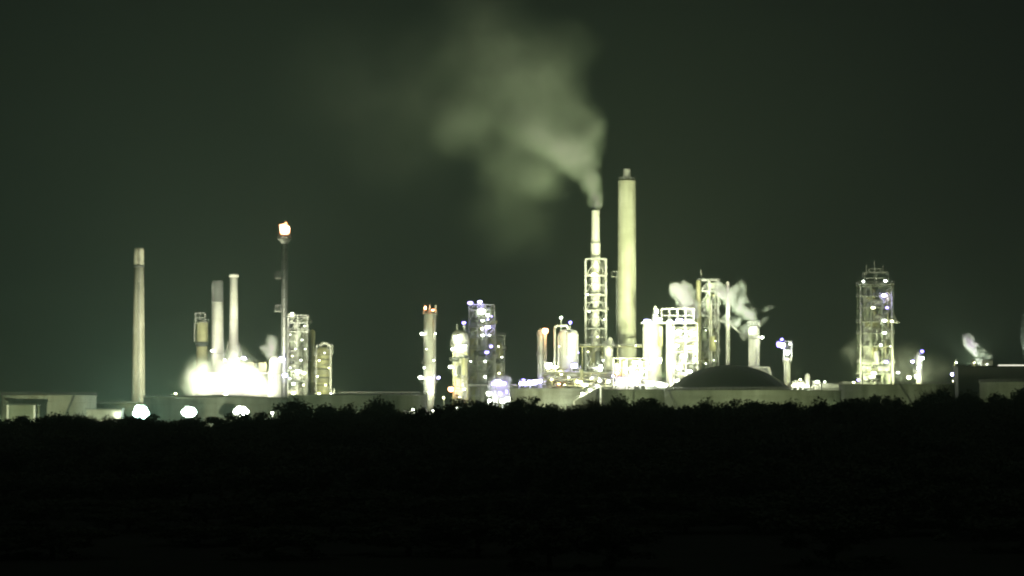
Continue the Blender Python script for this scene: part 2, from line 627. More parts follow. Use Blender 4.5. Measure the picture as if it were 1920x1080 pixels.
t.ladder(1131, None, 488, -3)
t.stairs(1100, 1112, (690, 650, 616, 582), 3.5)
t.clutter(1099, 1135, 655, 712, 7, 26, 3, ('yellow', 'vessel', 'dark', 'yellow'), -1)
t.lamp(1125, 690, 9, 'white', -8, 22)
t.lamp(1123, 712, 8, 'white', -8, 14)
CH_K = t

# ------------------------------------------------------------------ flare stack
t = T('flare_stack', 'thin dark flare stack with a burning gas flame at its tip', 'flare stack', 533, 1440)
t.shell([(3.6, None), (3.2, 600), (2.8, 457)], M['steel'], 'riser', n=12)
t.frame(528.2, 537.8, 458, None, 9 * t.k, 1, [468 + i * 18 for i in range(17)], .28, M['dark'], 'x', name='guide_lattice')
t.shell([(5, 458), (9.5, 452), (13.5, 448), (13.5, 446), (9, 445), (4, 445)], M['steel'], 'head_platform', n=16)
t.part('head_railing', MB().ringrail(0, 0, t.z(446), 13 * t.k, 1.2, 14, .1), M['dark'])
t.shell([(4.2, 446), (4.2, 440), (3.4, 439)], M['dark'], 'flare_tip', n=14)
fm = MB()
for a, z, r, rz in ((-4.5, 434, 5, 6), (4.5, 434, 4.6, 6), (-5.2, 427, 5, 5.2), (4.8, 427, 4.6, 5.4), (0, 424, 5.6, 4.6), (-8, 423, 2.4, 3), (2, 420, 2.6, 3.4), (0, 438, 5.4, 4)):
    fm.ball(a * t.k, 0, t.z(z), r * t.k, r * t.k, rz * t.k, 3)
for v in fm.b.verts:
    v.co += noise.noise_vector(v.co * 1.1) * .35
fl = t.part('flame', fm, GL['flame'])
fm = MB()
for a, z, r, rz in ((0, 432, 8.2, 7.4), (-1.5, 427, 7.4, 6.4), (2, 429, 7, 6)):
    fm.ball(a * t.k, 0, t.z(z), r * t.k, r * t.k * 1.1, rz * t.k, 3)
t.part('flame_core', fm, GL['flamecore'], fl)
for yy in (516, 578):
    p = t.part('side_platform', MB().box(t.x(522), -.4, t.z(yy + 6), t.x(529) - t.x(516), 2.4, .25), M['grate'])
    mb = MB()
    for q in (517, 521, 526):
        mb.bar((t.x(q), -1.5, t.z(yy + 6)), (t.x(q), -1.5, t.z(yy - 6)), .16)
    mb.bar((t.x(516.5), -1.5, t.z(yy - 6)), (t.x(527), -1.5, t.z(yy - 6)), .14)
    t.part('railing', mb, M['steel'], p)
t.lamp(530, 674, 17, 'lilac', -6, 15)
t.lamp(536, 704, 12, 'lilac', -6, 11)
t.lamp(541, 757, 7, 'white', -4)
FLARE = t

# ------------------------------------------------------------------ left unit
t = T('clad_column', 'ochre column under an empty rail frame, left of the steam bank', 'column', 379, 1530, 'process columns')
t.shell([(11, None), (11, 646), (11, 606), (8, 602)], M['yellow'])
t.shell([(13, 650), (13, 641)], M['soot'], 'dark_ring')
t.frame(366, 384, 587, 606, 12 * t.k, 2, (596,), .3, M['steel'], 'none')
t.platform(379, 604, 14, 10)
t.pipe([(365, 640, -1), (365, 606, -1), (370, 600, -1)], .3, M['vessel'])

t = T('process_tower', 'greenish open tower with a white cap, right of the flare stack', 'process tower', 559, 1500, 'steel process towers')
lv = (606, 622, 640, 658, 676, 696, 716, 736)
t.frame(541, 577, 592, None, 36 * t.k, 2, lv, .6, M['steel'], 'x')
t.floors(541, 577, (596, 622, 640, 658, 676, 696, 716), 36 * t.k)
t.shell([(11, None), (11, 660), (9, 650), (9, 612), (6, 604)], M['vessel'], 'column', 557)
t.shell([(3.2, None), (3.2, 605)], M['vessel'], 'riser', 573, -3)
t.clutter(545, 573, 603, 740, 8, 46, 11, ('vessel', 'steel', 'tankgreen', 'vessel', 'dark'), -1, 1.25)
t.stairs(564, 576, lv, -5.2)
t.screens(543, 576, (596,) + lv, 4, 71, 1, .6)
t.shell([(8, 596), (8, 589), (4, 586)], M['white'], 'cap_drum', 548, -3)
t.lamp(549, 588, 7, 'small', -5.5, 4)
t.lamp(560, 697, 13, 'white', -7, 8)
t.lamp(572, 700, 7, 'sodium', -7)
t.lamp(552, 737, 12, 'sodium', -7, 5)
t.lamp(573, 612, 4, 'small', -7)
t.lamp(556, 655, 4, 'small', -7)
t.lamp(552, 720, 8, 'white', -7, 6)
for px, py, w, kd in [(546, 628, 3.5, 'small'), (568, 638, 4, 'white_d'), (550, 668, 4, 'sodium_d'), (566, 676, 5, 'white_d'), (546, 690, 4, 'small'), (574, 655, 3.5, 'small'), (571, 722, 5, 'sodium_d'), (545, 710, 5, 'white_d')]:
    t.lamp(px, py, w, kd, -7)

t = T('thin_column', 'thin unlit column between the greenish open tower and the banded reactor', 'column', 586, 1505, 'process columns')
t.shell([(5, None), (5, 622), (2, 618)], M['yellow'], n=16)
t.platform(586, 650, 8, 5)

t = T('banded_reactor', 'stout ochre vessel with stacked ring decks and a bent side pipe', 'reactor', 606, 1480, 'process columns')
t.shell([(15, None), (15, 664), (13, 655), (6, 650)], M['yellow'], px=606)
for yy in (665, 684, 700, 715, 730):
    t.platform(606, yy, 18, 15, lower=False)
for yy in (674, 692, 708, 722):
    t.shell([(15.6, yy + 1.4), (15.6, yy - 1.4)], M['soot'], 'dark_band', 606)
t.pipe([(600, 648, -1), (606, 643, -3), (616, 645, -4), (621, 652, -4.6), (621, 733, -4.6), (628, 738, -5), (628, 729, -5)], .5, M['white'])
t.pipe([(594, 740, -4.5), (594, 662, -4.5)], .3, M['vessel'])
t.frame(594, 624, 646, 664, 20 * t.k, 3, (655,), .25, M['steel'], 'none')
t.part('base_deck', MB().box(t.x(612), -2, t.z(741), t.x(632) - t.x(590), 10, .8), M['white'])
t.lamp(600, 738, 8, 'sodium', -7, 4)
t.lamp(600, 676, 4, 'sodium', -6)
t.lamp(612, 722, 4, 'sodium', -6)
for px, py, w, kd in [(618, 690, 4, 'sodium_d'), (597, 706, 5, 'sodium_d'), (622, 738, 6, 'white_d'), (610, 662, 3.5, 'small')]:
    t.lamp(px, py, w, kd, -6.5)

t = T('pale_vessel', 'pale squat vessel left of the flare stack foot, under the small steam jet', 'vessel', 516, 1450, 'process columns')
t.shell([(11, None), (11, 706), (11, 676), (8, 668)], M['vessel'])
t.shell([(13, None), (13, 702)], M['vessel'], 'skirt')
t.platform(516, 700, 14, 11)
t.lamp(511, 712, 7, 'sodium', -6)

t = T('pipe_rack', 'long steel pipe rack hidden in the steam bank', 'pipe rack', 440, 1462)
t.frame(365, 505, 700, None, 8, 8, (725, 745), .5, M['steel'], 'none')
for i, yy in enumerate((699, 723, 743)):
    t.pipe([(362, yy, -2), (508, yy, -2)], .45, M['vessel'])
    t.pipe([(362, yy, 1), (508, yy, 1)], .35, M['yellow'])
for q in (385, 410, 436, 462, 486):
    t.lamp(q, 722 + (q % 3) * 4, 10, 'sodium', -6, 8)
for q in (470, 492):
    t.part('valve_house', MB().box(t.x(q), 2, t.z(690), 3.4, 3, 5), M['yellow'])
RACK = t


# ------------------------------------------------------------------ middle unit
t = T('clad_column', 'pale column with a warm-lit railed top and a bright lamp deck at its foot', 'column', 806, 1440, 'process columns')
t.shell([(5, None), (6, 745), (9, 735), (11.5, 715), (11.5, 600), (10, 590), (9, 588)], M['vessel'])
t.platform(806, 588, 15, 9)
t.platform(803, 628, 13, 10)
t.platform(804, 680, 14, 11)
t.platform(805, 710, 20, 12)
t.platform(806, 735, 13, 8)
for px in (796, 806, 817):
    t.part('davit', MB().box(t.x(px), -2, t.z(581), .6, .6, t.z(571) - t.z(589)), M['white'])
t.lamp(798, 578, 5, 'warm', -4.5, 8)
t.lamp(812, 582, 6, 'warm', -4.5, 5)
for px, py, w, kd in [(800, 655, 4, 'small'), (814, 676, 5, 'white_d'), (796, 690, 5, 'white_d')]:
    t.lamp(px, py, w, kd, -4.6)
t.lamp(791, 626, 9, 'white', -3, 7)
t.lamp(817, 626, 4, 'white', -3)
t.lamp(789, 708, 10, 'white', -5, 8)
t.lamp(806, 712, 14, 'white', -6, 14)
t.lamp(823, 708, 7, 'lilac', -5)
t.lamp(808, 736, 9, 'white', -5, 9)
t.pipe([(813, None, -2.5), (813, 600, -2.5), (808, 592, -2)], .3, M['white'])
t.ladder(797, None, 590, -1.5)

t = T('clad_column', 'short column with a glaring white drum on top and a red-tinged lamp low down', 'column', 862, 1425, 'process columns')
t.shell([(13, None), (13, 664), (16, 656), (17, 640), (15, 626), (8, 620)], M['white'])
t.platform(862, 645, 19, 14)
t.platform(860, 690, 18, 13)
for px in (857, 870):
    t.part('vent_pipe', MB().box(t.x(px), 0, t.z(619), .7, .7, 5), M['white'])
t.lamp(856, 634, 13, 'white', -6, 13)
t.lamp(869, 650, 13, 'white', -6, 10)
t.lamp(849, 655, 8, 'white', -6)
t.lamp(845, 688, 12, 'white', -5, 9)
t.lamp(846, 730, 15, 'warm', -6, 15)
t.lamp(871, 730, 5, 'white', -5)
for px, py, w, kd in [(858, 704, 5, 'sodium_d'), (870, 690, 4, 'white_d'), (862, 745, 6, 'sodium_d')]:
    t.lamp(px, py, w, kd, -6.5)
t.frame(850, 876, 662, None, 27 * t.k, 1, (690, 710, 730, 748), .45, M['yellow'], 'x', dy=0)
t.clutter(852, 875, 668, 755, 7, 24, 21, ('yellow', 'vessel', 'dark'), -4)

t = T('process_tower', 'dark open tower strewn with violet lamps in the middle of the plant', 'process tower', 903, 1500, 'steel process towers')
lv = (582, 598, 614, 634, 654, 676, 698, 720, 742)
t.frame(880, 927, 572, None, 44 * t.k, 3, lv, .6, M['steel'], 'x')
t.floors(880, 927, (598, 614, 634, 654, 676, 698, 720), 44 * t.k, M['dark'])
t.shell([(11, None), (11, 590), (8, 575), (3, 568)], M['vessel'], 'column', 905)
t.shell([(8, None), (8, 640), (6, 630)], M['yellow'], 'column', 888, 2)
t.shell([(6, None), (6, 618), (4, 612)], M['vessel'], 'column', 922, 1)
t.clutter(884, 925, 585, 745, 10, 52, 5, ('dark', 'vessel', 'tankgreen', 'yellow', 'steel', 'tankgreen'), -1, 1.3)
t.screens(883, 926, (575,) + lv, 5, 72, 1, .55, ('tankgreen', 'dark', 'tankgreen', 'steel'))
t.part('mast', MB().box(t.x(886), -3, t.z(584), .4, .4, 9).box(t.x(873), -3, t.z(612), .4, .4, 6).bar((t.x(873), -3, t.z(620)), (t.x(884), -3, t.z(620)), .4), M['steel'])
for px, py, w, kd, h in ((882, 569, 14, 'lilac_d', 11), (900, 567, 11, 'lilac', 8), (870, 606, 10, 'blue', 9), (903, 585, 17, 'white_d', 14),
                         (915, 592, 8, 'white_d', 8), (905, 602, 9, 'white_d', 6), (915, 600, 6, 'lilac_d', 6), (915, 614, 11, 'lilac', 9), (904, 617, 7, 'sodium_d', 7),
                         (905, 629, 10, 'white_d', 5), (918, 629, 5, 'white_d', 5), (921, 650, 9, 'lilac_d', 8), (913, 661, 11, 'lilac_d', 8),
                         (883, 678, 4, 'white_d', 4), (910, 678, 6, 'white_d', 6), (910, 707, 6, 'white_d', 6), (922, 594, 5, 'lilac_d', 5)):
    t.lamp(px, py, w, kd, -7, h)

t = T('stair_tower', 'narrow ochre-lit lattice tower joined to the violet-lamped tower', 'process tower', 937, 1485, 'steel process towers')
t.frame(929, 946, 629, None, 18 * t.k, 1, (636, 652, 668, 684, 702, 720, 738), .4, M['steel'], 'x')
t.shell([(6, None), (6, 652), (4, 646)], M['yellow'], 'column', 937)
t.stairs(931, 945, (738, 720, 702, 684, 668, 652, 636), -3.2)
t.clutter(931, 944, 640, 740, 4, 20, 9, ('yellow', 'vessel', 'dark'))
t.floors(928, 947, (630,), 20 * t.k)
t.lamp(935, 650, 4, 'small', -5)
t.lamp(936, 700, 4, 'sodium', -5)
for px, py, w, kd in [(941, 670, 4, 'white_d'), (932, 720, 5, 'lilac_d'), (943, 735, 5, 'white_d')]:
    t.lamp(px, py, w, kd, -5)

t = PUMPS = T('pump_skid', 'glaring cluster of pumps and lamps at the foot of the stair tower', 'pump skid', 937, 1415)
t.frame(916, 955, 722, None, 8, 3, (738, 750), .3, M['steel'], 'none')
t.clutter(916, 955, 715, 757, 6, 12, 4, ('white', 'vessel'))
for px, py, w, kd, h in ((934, 716, 16, 'lilac', 13), (925, 720, 10, 'lilac_d', 9), (945, 719, 12, 'lilac_d', 12), (917, 738, 12, 'white_d', 10), (918, 752, 8, 'white_d', 12),
                         (938, 738, 11, 'lilac_d', 14), (950, 735, 8, 'lilac_d', 12), (943, 752, 17, 'white_d', 11), (952, 748, 8, 'white', 12)):
    t.lamp(px, py, w, kd, -5.5, h)

t = T('pipe_bridge', 'thin level pipe bridge running from the short column to the warm-lamped column', 'pipe bridge', 945, 1455)
t.pipe([(877, 722, 0), (1030, 722, 0)], .5, M['white'])
t.pipe([(877, 724.5, 1.4), (1030, 724.5, 1.4)], .3, M['steel'])
for px in (880, 905, 960, 985, 1024):
    t.part('trestle', MB().box(t.x(px), .7, t.z(725) / 2, .5, 2, t.z(725)), M['steel'])

t = T('lamp_gantry', 'low gantry carrying a row of violet-white lamps beside the warm-lamped column', 'lamp gantry', 988, 1425)
t.frame(974, 1004, 712, None, 4, 3, (722,), .4, M['steel'], 'none')
t.lamp(978, 719, 10, 'lilac', -3, 9)
t.lamp(986, 719, 10, 'lilac', -3, 9)
t.lamp(994, 717, 12, 'lilac', -3, 11)
t.lamp(1004, 716, 11, 'lilac', -3, 13)
t.lamp(981, 712, 9, 'blue', -2.5, 4)
GANTRY = t

t = T('clad_column', 'narrow pale column with a pinkish lamp at its head', 'column', 1015, 1450, 'process columns')
t.shell([(7.5, None), (7.5, 640), (7.5, 625), (4, 616)], M['vessel'])
t.shell([(3, None), (3, 616)], M['vessel'], 'riser', 1022, -3.4)
t.platform(1016, 628, 10, 7)
t.platform(1015, 664, 10, 7)
t.lamp(1022, 621, 16, 'warm', -5, 14)
t.ladder(1009, None, 620, -1.8)
t.lamp(1012, 715, 10, 'lilac', -5, 10)

t = T('vessel_unit', 'cylindrical vessel in a bent pipe frame with bright lamps on either side', 'process unit', 1064, 1450)
t.shell([(19, 690), (19, 640), (19, 628), (16, 620), (8, 617)], M['vessel'], 'drum', 1066, 2)
t.shell([(8.5, 668), (8.5, 628), (7, 624)], M['white'], 'front_vessel', 1071, -5)
t.pipe([(1040, 725, -4), (1040, 614, -4), (1046, 611, -4), (1062, 611, -4), (1066, 618, -2)], .55, M['vessel'])
t.pipe([(1047, 690, -5), (1047, 628, -5)], .4, M['vessel'])
t.frame(1026, 1086, 690, None, 12, 4, (706, 722), .45, M['yellow'], 'x')
t.floors(1026, 1086, (691,), 12)
t.clutter(1028, 1084, 694, 722, 9, 34, 13, ('yellow', 'vessel', 'dark', 'yellow'), -1)
t.lamp(1029, 686, 18, 'white', -8, 15)
t.lamp(1040, 689, 12, 'sodium', -8, 9)
t.lamp(1076, 686, 17, 'lilac', -8, 15)
t.lamp(1052, 596, 6, 'white', -3, 6)
t.lamp(1069, 605, 9, 'blue', -3, 7)
t.lamp(1071, 632, 3, 'small', -8)
for px, py, w, kd in [(1048, 650, 4, 'small'), (1084, 662, 5, 'lilac_d'), (1052, 702, 6, 'sodium_d'), (1066, 708, 5, 'white_d'), (1082, 712, 6, 'lilac_d'), (1036, 706, 5, 'sodium_d')]:
    t.lamp(px, py, w, kd, -8)
t.part('mast', MB().box(t.x(1052), -3, t.z(608), .3, .3, 6).box(t.x(1069), -3, t.z(612), .3, .3, 4), M['steel'])
t.lamp(1058, 722, 6, 'sodium', -7.5, 3)

t = T('pipe_bridge', 'high pipe bridge with railing crossing in front of the two tallest stacks', 'pipe bridge', 1140, 1470)
t.pipe([(1084, 650, 0), (1216, 650, 0)], .32, M['yellow'])
t.pipe([(1084, 646, 0), (1216, 646, 0)], .16, M['vessel'])
mb = MB()
for i in range(14):
    mb.bar((t.x(1086 + i * 10), 0, t.z(650)), (t.x(1086 + i * 10), 0, t.z(646)), .1)
mb.bar((t.x(1084), 0, t.z(648)), (t.x(1218), 0, t.z(648)), .08)
t.part('railing', mb, M['steel'])
for px in (1092, 1158, 1210):
    t.part('trestle', MB().box(t.x(px), .4, t.z(651) / 2, .55, .55, t.z(651)), M['yellow'])

t = T('clad_column', 'pale yellow square-topped column between the two tallest stacks', 'column', 1141, 1460, 'process columns')
t.shell([(8.5, None), (8.5, 652), (7, 648)], M['vessel'])
t.platform(1141, 646, 11, 8)
t.shell([(5, 648), (5, 636), (2, 632)], M['vessel'], 'top_drum', 1144)
t.pipe([(1134, None, -3), (1134, 668, -3)], .5, M['vessel'])

t = T('stair_ramp', 'white glaring stair ramp slanting down over the bright pale tank', 'stair ramp', 1100, 1330)
mb = MB()
for o in (-.8, .8):
    mb.bar((t.x(1075), o, t.z(752)), (t.x(1122), o, t.z(726)), .35)
    mb.bar((t.x(1075), o, t.z(748)), (t.x(1122), o, t.z(721)), .15)
for i in range(22):
    q = (i + .5) / 22
    mb.box(t.x(1075 + 47 * q), 0, t.z(752 - 26 * q), .5, 1.6, .1)
t.part('flight', mb, M['white'])
t.part('landing', MB().box(t.x(1126), 0, t.z(725), 3, 3, .3).box(t.x(1126), 0, t.z(725) / 2, .5, .5, t.z(725)), M['white'])
t.part('pillar', MB().box(t.x(1076), 0, t.z(752) / 2, .5, .5, t.z(752)), M['white'])
for px, py in ((1120, 724), (1106, 731), (1092, 738), (1124, 714)):
    t.lamp(px, py, 8, 'white', -1.8, 6)

t = T('pump_skid', 'bright lamp-lit pump skid at the foot of the tallest chimney', 'pump skid', 1186, 1425)
t.frame(1150, 1212, 672, None, 8, 5, (690, 708, 722), .4, M['vessel'], 'none')
t.clutter(1152, 1210, 680, 727, 7, 30, 8, ('vessel', 'yellow', 'white'))
for px, py, w, kd, h in ((1192, 680, 20, 'white', 9), (1157, 700, 7, 'warm', 7), (1172, 698, 6, 'sodium', 5), (1203, 697, 9, 'white', 8), (1180, 692, 5, 'lilac', 5), (1164, 712, 15, 'lilac', 11), (1178, 714, 18, 'white', 11), (1191, 708, 9, 'lilac', 9), (1158, 719, 12, 'white', 9),
                         (1218, 719, 20, 'white', 14), (1237, 721, 19, 'white', 13)):
    t.lamp(px, py, w, kd, -6, h)
SKID = t

t = T('pipe_rack', 'low double pipe rack with small warm lamps running behind the bright pale tank', 'pipe rack', 1090, 1440)
t.frame(1020, 1150, 700, None, 7, 9, (712, 724), .4, M['yellow'], 'none')
for yy, r_, mm in ((699, .5, 'vessel'), (705, .35, 'yellow'), (711, .45, 'white'), (718, .35, 'yellow'), (724, .5, 'vessel')):
    t.pipe([(1016, yy, -1.6), (1154, yy, -1.6)], r_, M[mm])
    t.pipe([(1016, yy, 1.4), (1154, yy, 1.4)], r_ * .8, M['steel'])
t.clutter(1022, 1148, 700, 728, 5, 30, 61, ('yellow', 'vessel', 'white', 'steel'), -1)
for q, yy, w, kd in ((1034, 712, 5, 'sodium'), (1048, 720, 6, 'warm'), (1066, 708, 4, 'white'), (1083, 716, 9, 'sodium'), (1096, 722, 12, 'white'), (1109, 709, 5, 'white'),
                     (1140, 716, 8, 'white'), (1149, 705, 6, 'lilac')):
    t.lamp(q, yy, w, kd, -5)

t = T('pipe_rack', 'unlit pipe rack low behind the grey-green tank left of the first middle column', 'pipe rack', 720, 1470)
t.frame(640, 785, 737, None, 7, 9, (745,), .4, M['dark'], 'none')
for yy in (736, 741):
    t.pipe([(636, yy, -1.5), (788, yy, -1.5)], .4, M['steel'])

# ------------------------------------------------------------------ white unit by the dome
t = T('reactor_block', 'dazzling white reactor block with a cone vent and railed roof deck', 'process unit', 1255, 1470)
t.shell([(18, None), (18, 640), (18, 612), (16, 606)], M['white'], 'reactor', 1223)
t.shell([(6.5, None), (6.5, 606)], M['white'], 'standpipe', 1254, -6)
t.shell([(4.5, 650), (4.5, 612)], M['yellow'], 'side_drum', 1237, -6.5)
t.part('deck', MB().box(t.x(1252), -1, t.z(606), t.x(1302) - t.x(1202), 15, .7), M['white'])
t.shell([(10, 605), (5, 588), (2.5, 575), (1, 573)], M['white'], 'cone_vent', 1229)
t.frame(1240, 1300, 579, 605, 10, 4, (592,), .38, M['white'], 'none', name='roof_frame')
t.frame(1262, 1306, 606, None, 14, 2, (622, 640, 660, 682, 704), .5, M['white'], 'none')
t.floors(1262, 1306, (640, 660, 682, 704), 14, M['white'])
t.part('added_backing', MB().box(t.x(1284), 5.2, (t.z(612) + t.z(728)) / 2, t.x(1305) - t.x(1263), .2, t.z(612) - t.z(728)), M['white'])  # white panel added behind the bays so they look brighter
t.clutter(1264, 1304, 618, 720, 9, 44, 31, ('white', 'vessel', 'white', 'steel'), -1, 1.2)
for px, py, w, kd, h in ((1212, 603, 16, 'lilac', 8), (1232, 600, 17, 'white', 10), (1254, 604, 14, 'white', 6), (1272, 601, 16, 'lilac', 7), (1290, 602, 14, 'white', 6),
                         (1230, 585, 8, 'white', 14),
                         (1271, 623, 14, 'white', 11), (1297, 627, 17, 'white', 10), (1284, 631, 8, 'white', 6), (1268, 649, 9, 'white', 8), (1291, 652, 16, 'sodium', 8), (1280, 668, 19, 'white', 9),
                         (1300, 675, 8, 'white', 11), (1271, 690, 11, 'white', 12), (1290, 697, 17, 'white', 8), (1268, 714, 13, 'white', 7), (1284, 709, 8, 'sodium', 5),
                         (1216, 690, 8, 'sodium', 12), (1236, 676, 8, 'sodium', 16)):
    t.lamp(px, py, w, kd, -9.5, h)
WHITE = t

t = T('process_tower', 'dark flat-roofed open tower behind the dome with a tall ochre pipe at its edge', 'process tower', 1328, 1490, 'steel process towers')
lv = (546, 570, 592, 614, 636, 658, 680)
t.frame(1313, 1346, 526, None, 34 * t.k, 2, lv, .6, M['steel'], 'x')
t.floors(1312, 1347, (528, 546, 570, 592, 614, 636, 658), 34 * t.k, M['dark'])
t.pipe([(1309, None, -5), (1309, 527, -5)], 1.15, M['yellow'])
t.pipe([(1333, 690, -5), (1333, 568, -5)], .35, M['white'])
t.shell([(8, None), (8, 610), (6, 566), (4, 560)], M['tankgreen'], 'column', 1329, 2)
t.clutter(1317, 1343, 535, 690, 8, 48, 41, ('dark', 'yellow', 'steel', 'tankgreen', 'dark'), -1, 1.25)
t.part('mast', MB().box(t.x(1315), 0, t.z(516), .3, .3, 5), M['steel'])
t.part('wall_panel', MB().box(t.x(1336), -4.6, t.z(536), 5, .2, 2.6), M['tankgreen'])
t.stairs(1338, 1350, lv, -5)
t.screens(1315, 1345, (530,) + lv, 3, 74, 1, .5, ('dark', 'tankgreen', 'dark', 'steel'))
for px, py, w in ((1322, 682, 4), (1337, 676, 3), (1322, 620, 3), (1340, 640, 3)):
    t.lamp(px, py, w, 'small', -6)

t = T('chimney', 'thin pale pipe stack to the right of the dark flat-roofed tower', 'chimney', 1365, 1480)
t.shell([(3.6, None), (3.6, 600), (3.0, 530), (2.6, 528)], M['white'], n=16)
t.platform(1365, 606, 6, 4)
t.pipe([(1348, 600, 0), (1365, 604, 0), (1392, 628, 0), (1404, 632, 0)], .4, M['vessel'])

t = T('clad_column', 'stubby steaming column with one white lamp behind the dome', 'column', 1414, 1470, 'process columns')
STUB = t
t.shell([(10.5, None), (10.5, 618), (8.5, 612)], M['white'])
t.platform(1416, 634, 13, 10)
t.lamp(1428, 633, 8, 'white', -4, 7)
t.part('crown', MB().ringrail(0, 0, t.z(612), 11 * t.k, 2.2, 10, .2), M['steel'])

t = T('low_shed', 'low lattice-ended pale shed roof showing over the dome shoulder', 'shed', 1412, 1465)
mb = MB()
mb.box(t.x(1410), 4, t.z(688), t.x(1440) - t.x(1380), 12, .6)
t.part('roof', mb, M['vessel'])
t.frame(1422, 1441, 690, None, 11, 3, (700,), .35, M['steel'], 'x', dy=4)
t.pipe([(1441, 688, -2), (1452, 725, -2)], .35, M['vessel'])

t = T('lamp_column', 'slim column with a violet-fringed lamp head just right of the dome', 'column', 1476, 1450, 'process columns')
t.shell([(6, None), (6, 676), (5, 672)], M['vessel'])
t.frame(1470, 1484, 640, 676, 3.4, 1, (656,), .35, M['steel'], 'x')
t.platform(1476, 676, 9, 6)
t.lamp(1466, 648, 14, 'lilac', -4, 13)
t.lamp(1475, 662, 12, 'white', -4, 12)
t.lamp(1459, 646, 11, 'blue', -3.5, 15)
t.lamp(1465, 637, 7, 'blue', -3.5, 7)
t.lamp(1480, 645, 5, 'white', -3.5)

t = T('pump_skid', 'low floodlit pump skid between the dome and the lamp-studded tower', 'pump skid', 1508, 1440)
t.frame(1484, 1536, 716, None, 7, 5, (726,), .35, M['white'], 'none')
t.clutter(1486, 1534, 716, 730, 6, 10, 17, ('white', 'vessel'))
for px, py, w, h in ((1488, 722, 9, 6), (1498, 721, 13, 9), (1510, 724, 10, 7), (1530, 716, 10, 6)):
    t.lamp(px, py, w, 'white', -5, h)

t = T('control_hut', 'small grey hut with a pin-point lamp left of the lamp-studded tower', 'building', 1558, 1440)
t.part('wall', MB().box(t.x(1558), 3, t.z(721) / 2, t.x(1574) - t.x(1541), 7, t.z(721)), M['tank'])
t.part('roof', MB().box(t.x(1558), 3, t.z(720) + .1, t.x(1575) - t.x(1540), 7.5, .3), M['steel'])
t.lamp(1546, 716, 4, 'white', -1.4)

# ------------------------------------------------------------------ right unit
t = T('process_tower', 'tall caged tower studded with single lamps, standing alone on the right', 'process tower', 1640, 1470, 'steel process towers')
lv = (538, 556, 578, 604, 626, 650, 680, 702)
t.frame(1611, 1672, 534, None, 46 * t.k, 3, lv, .55, M['tankgreen'], 'x')
t.frame(1620, 1664, 511, 534, 34 * t.k, 2, (522,), .4, M['steel'], 'none', name='top_frame')
t.frame(1630, 1652, 504, 511, 12 * t.k, 2, (), .4, M['steel'], 'none', name='head_frame')
t.floors(1610, 1673, (534, 556, 604, 626, 680, 702), 46 * t.k)
t.floors(1616, 1668, (578, 650), 44 * t.k)
t.shell([(12, None), (12, 552), (10, 540), (5, 533)], M['vessel'], 'column', 1631, 2)
t.shell([(9, None), (9, 590), (6, 580)], M['tankgreen'], 'column', 1661, 2)
t.clutter(1617, 1666, 545, 712, 10, 54, 51, ('tankgreen', 'vessel', 'yellow', 'steel', 'dark'), -1.5, 1.3)
t.part('davit', MB().box(t.x(1625), 0, t.z(506), .4, .4, 5).box(t.x(1641), 1, t.z(500), .4, .4, 5).box(t.x(1656), -1, t.z(507), .4, .4, 4), M['steel'])
t.stairs(1646, 1668, lv, -6.4)
t.screens(1614, 1670, lv + (714,), 6, 73, 1, .5, ('tankgreen', 'tankgreen', 'vessel', 'dark'))
for q in (1611, 1670):
    t.pipe([(q, None, -6.2), (q, 538, -6.2)], .4, M['vessel'])
cn = MB().lathe([(13 * t.k, t.z(606)), (9 * t.k, t.z(602)), (3 * t.k, t.z(590)), (.2, t.z(584))], t.x(1674), -3, 14)
t.part('side_hopper', cn, M['white'])
for px, py, w, kd, h in ((1616, 529, 7, 'white_d', 6), (1657, 528, 9, 'white_d', 6), (1655, 555, 12, 'lilac', 8), (1634, 578, 10, 'sodium_d', 6), (1660, 578, 9, 'lilac_d', 8),
                         (1655, 602, 12, 'white_d', 8), (1669, 603, 9, 'sodium_d', 6), (1655, 625, 12, 'white_d', 7), (1648, 648, 7, 'white_d', 7), (1658, 679, 11, 'lilac_d', 9),
                         (1635, 700, 11, 'white', 8), (1680, 699, 8, 'white_d', 7), (1606, 713, 9, 'lilac_d', 8), (1666, 650, 3, 'sodium_d', 3)):
    t.lamp(px, py, w, kd, -8, h)
TOWER_R = t

t = T('clad_column', 'small lamp-hung column in the steam beside the lamp-studded tower', 'column', 1724, 1460, 'process columns')
t.shell([(5.5, None), (5.5, 665), (3, 660)], M['vessel'])
t.platform(1724, 672, 9, 6)
t.platform(1722, 696, 9, 6)
for px, py, w, kd, h in ((1727, 659, 9, 'blue', 8), (1727, 672, 9, 'white', 10), (1709, 678, 8, 'lilac', 7), (1720, 690, 8, 'white', 7), (1717, 706, 12, 'white', 10), (1702, 708, 10, 'sodium', 8)):
    t.lamp(px, py, w, kd, -4, h)

t = T('lamp_mast', 'lone thin mast with a violet lamp between the right tower and the black shed', 'lamp mast', 1790, 1450)
t.shell([(1.6, None), (1.2, 676)], M['yellow'], 'pole', n=10)
t.pipe([(1794, 672, 0), (1791, 684, 0)], .25, M['vessel'], 'arm')
t.lamp(1784, 702, 8, 'lilac', -2.5, 8)
t.lamp(1792, 680, 4, 'white', -2)
t.lamp(1787, 715, 6, 'sodium', -2.5, 7)

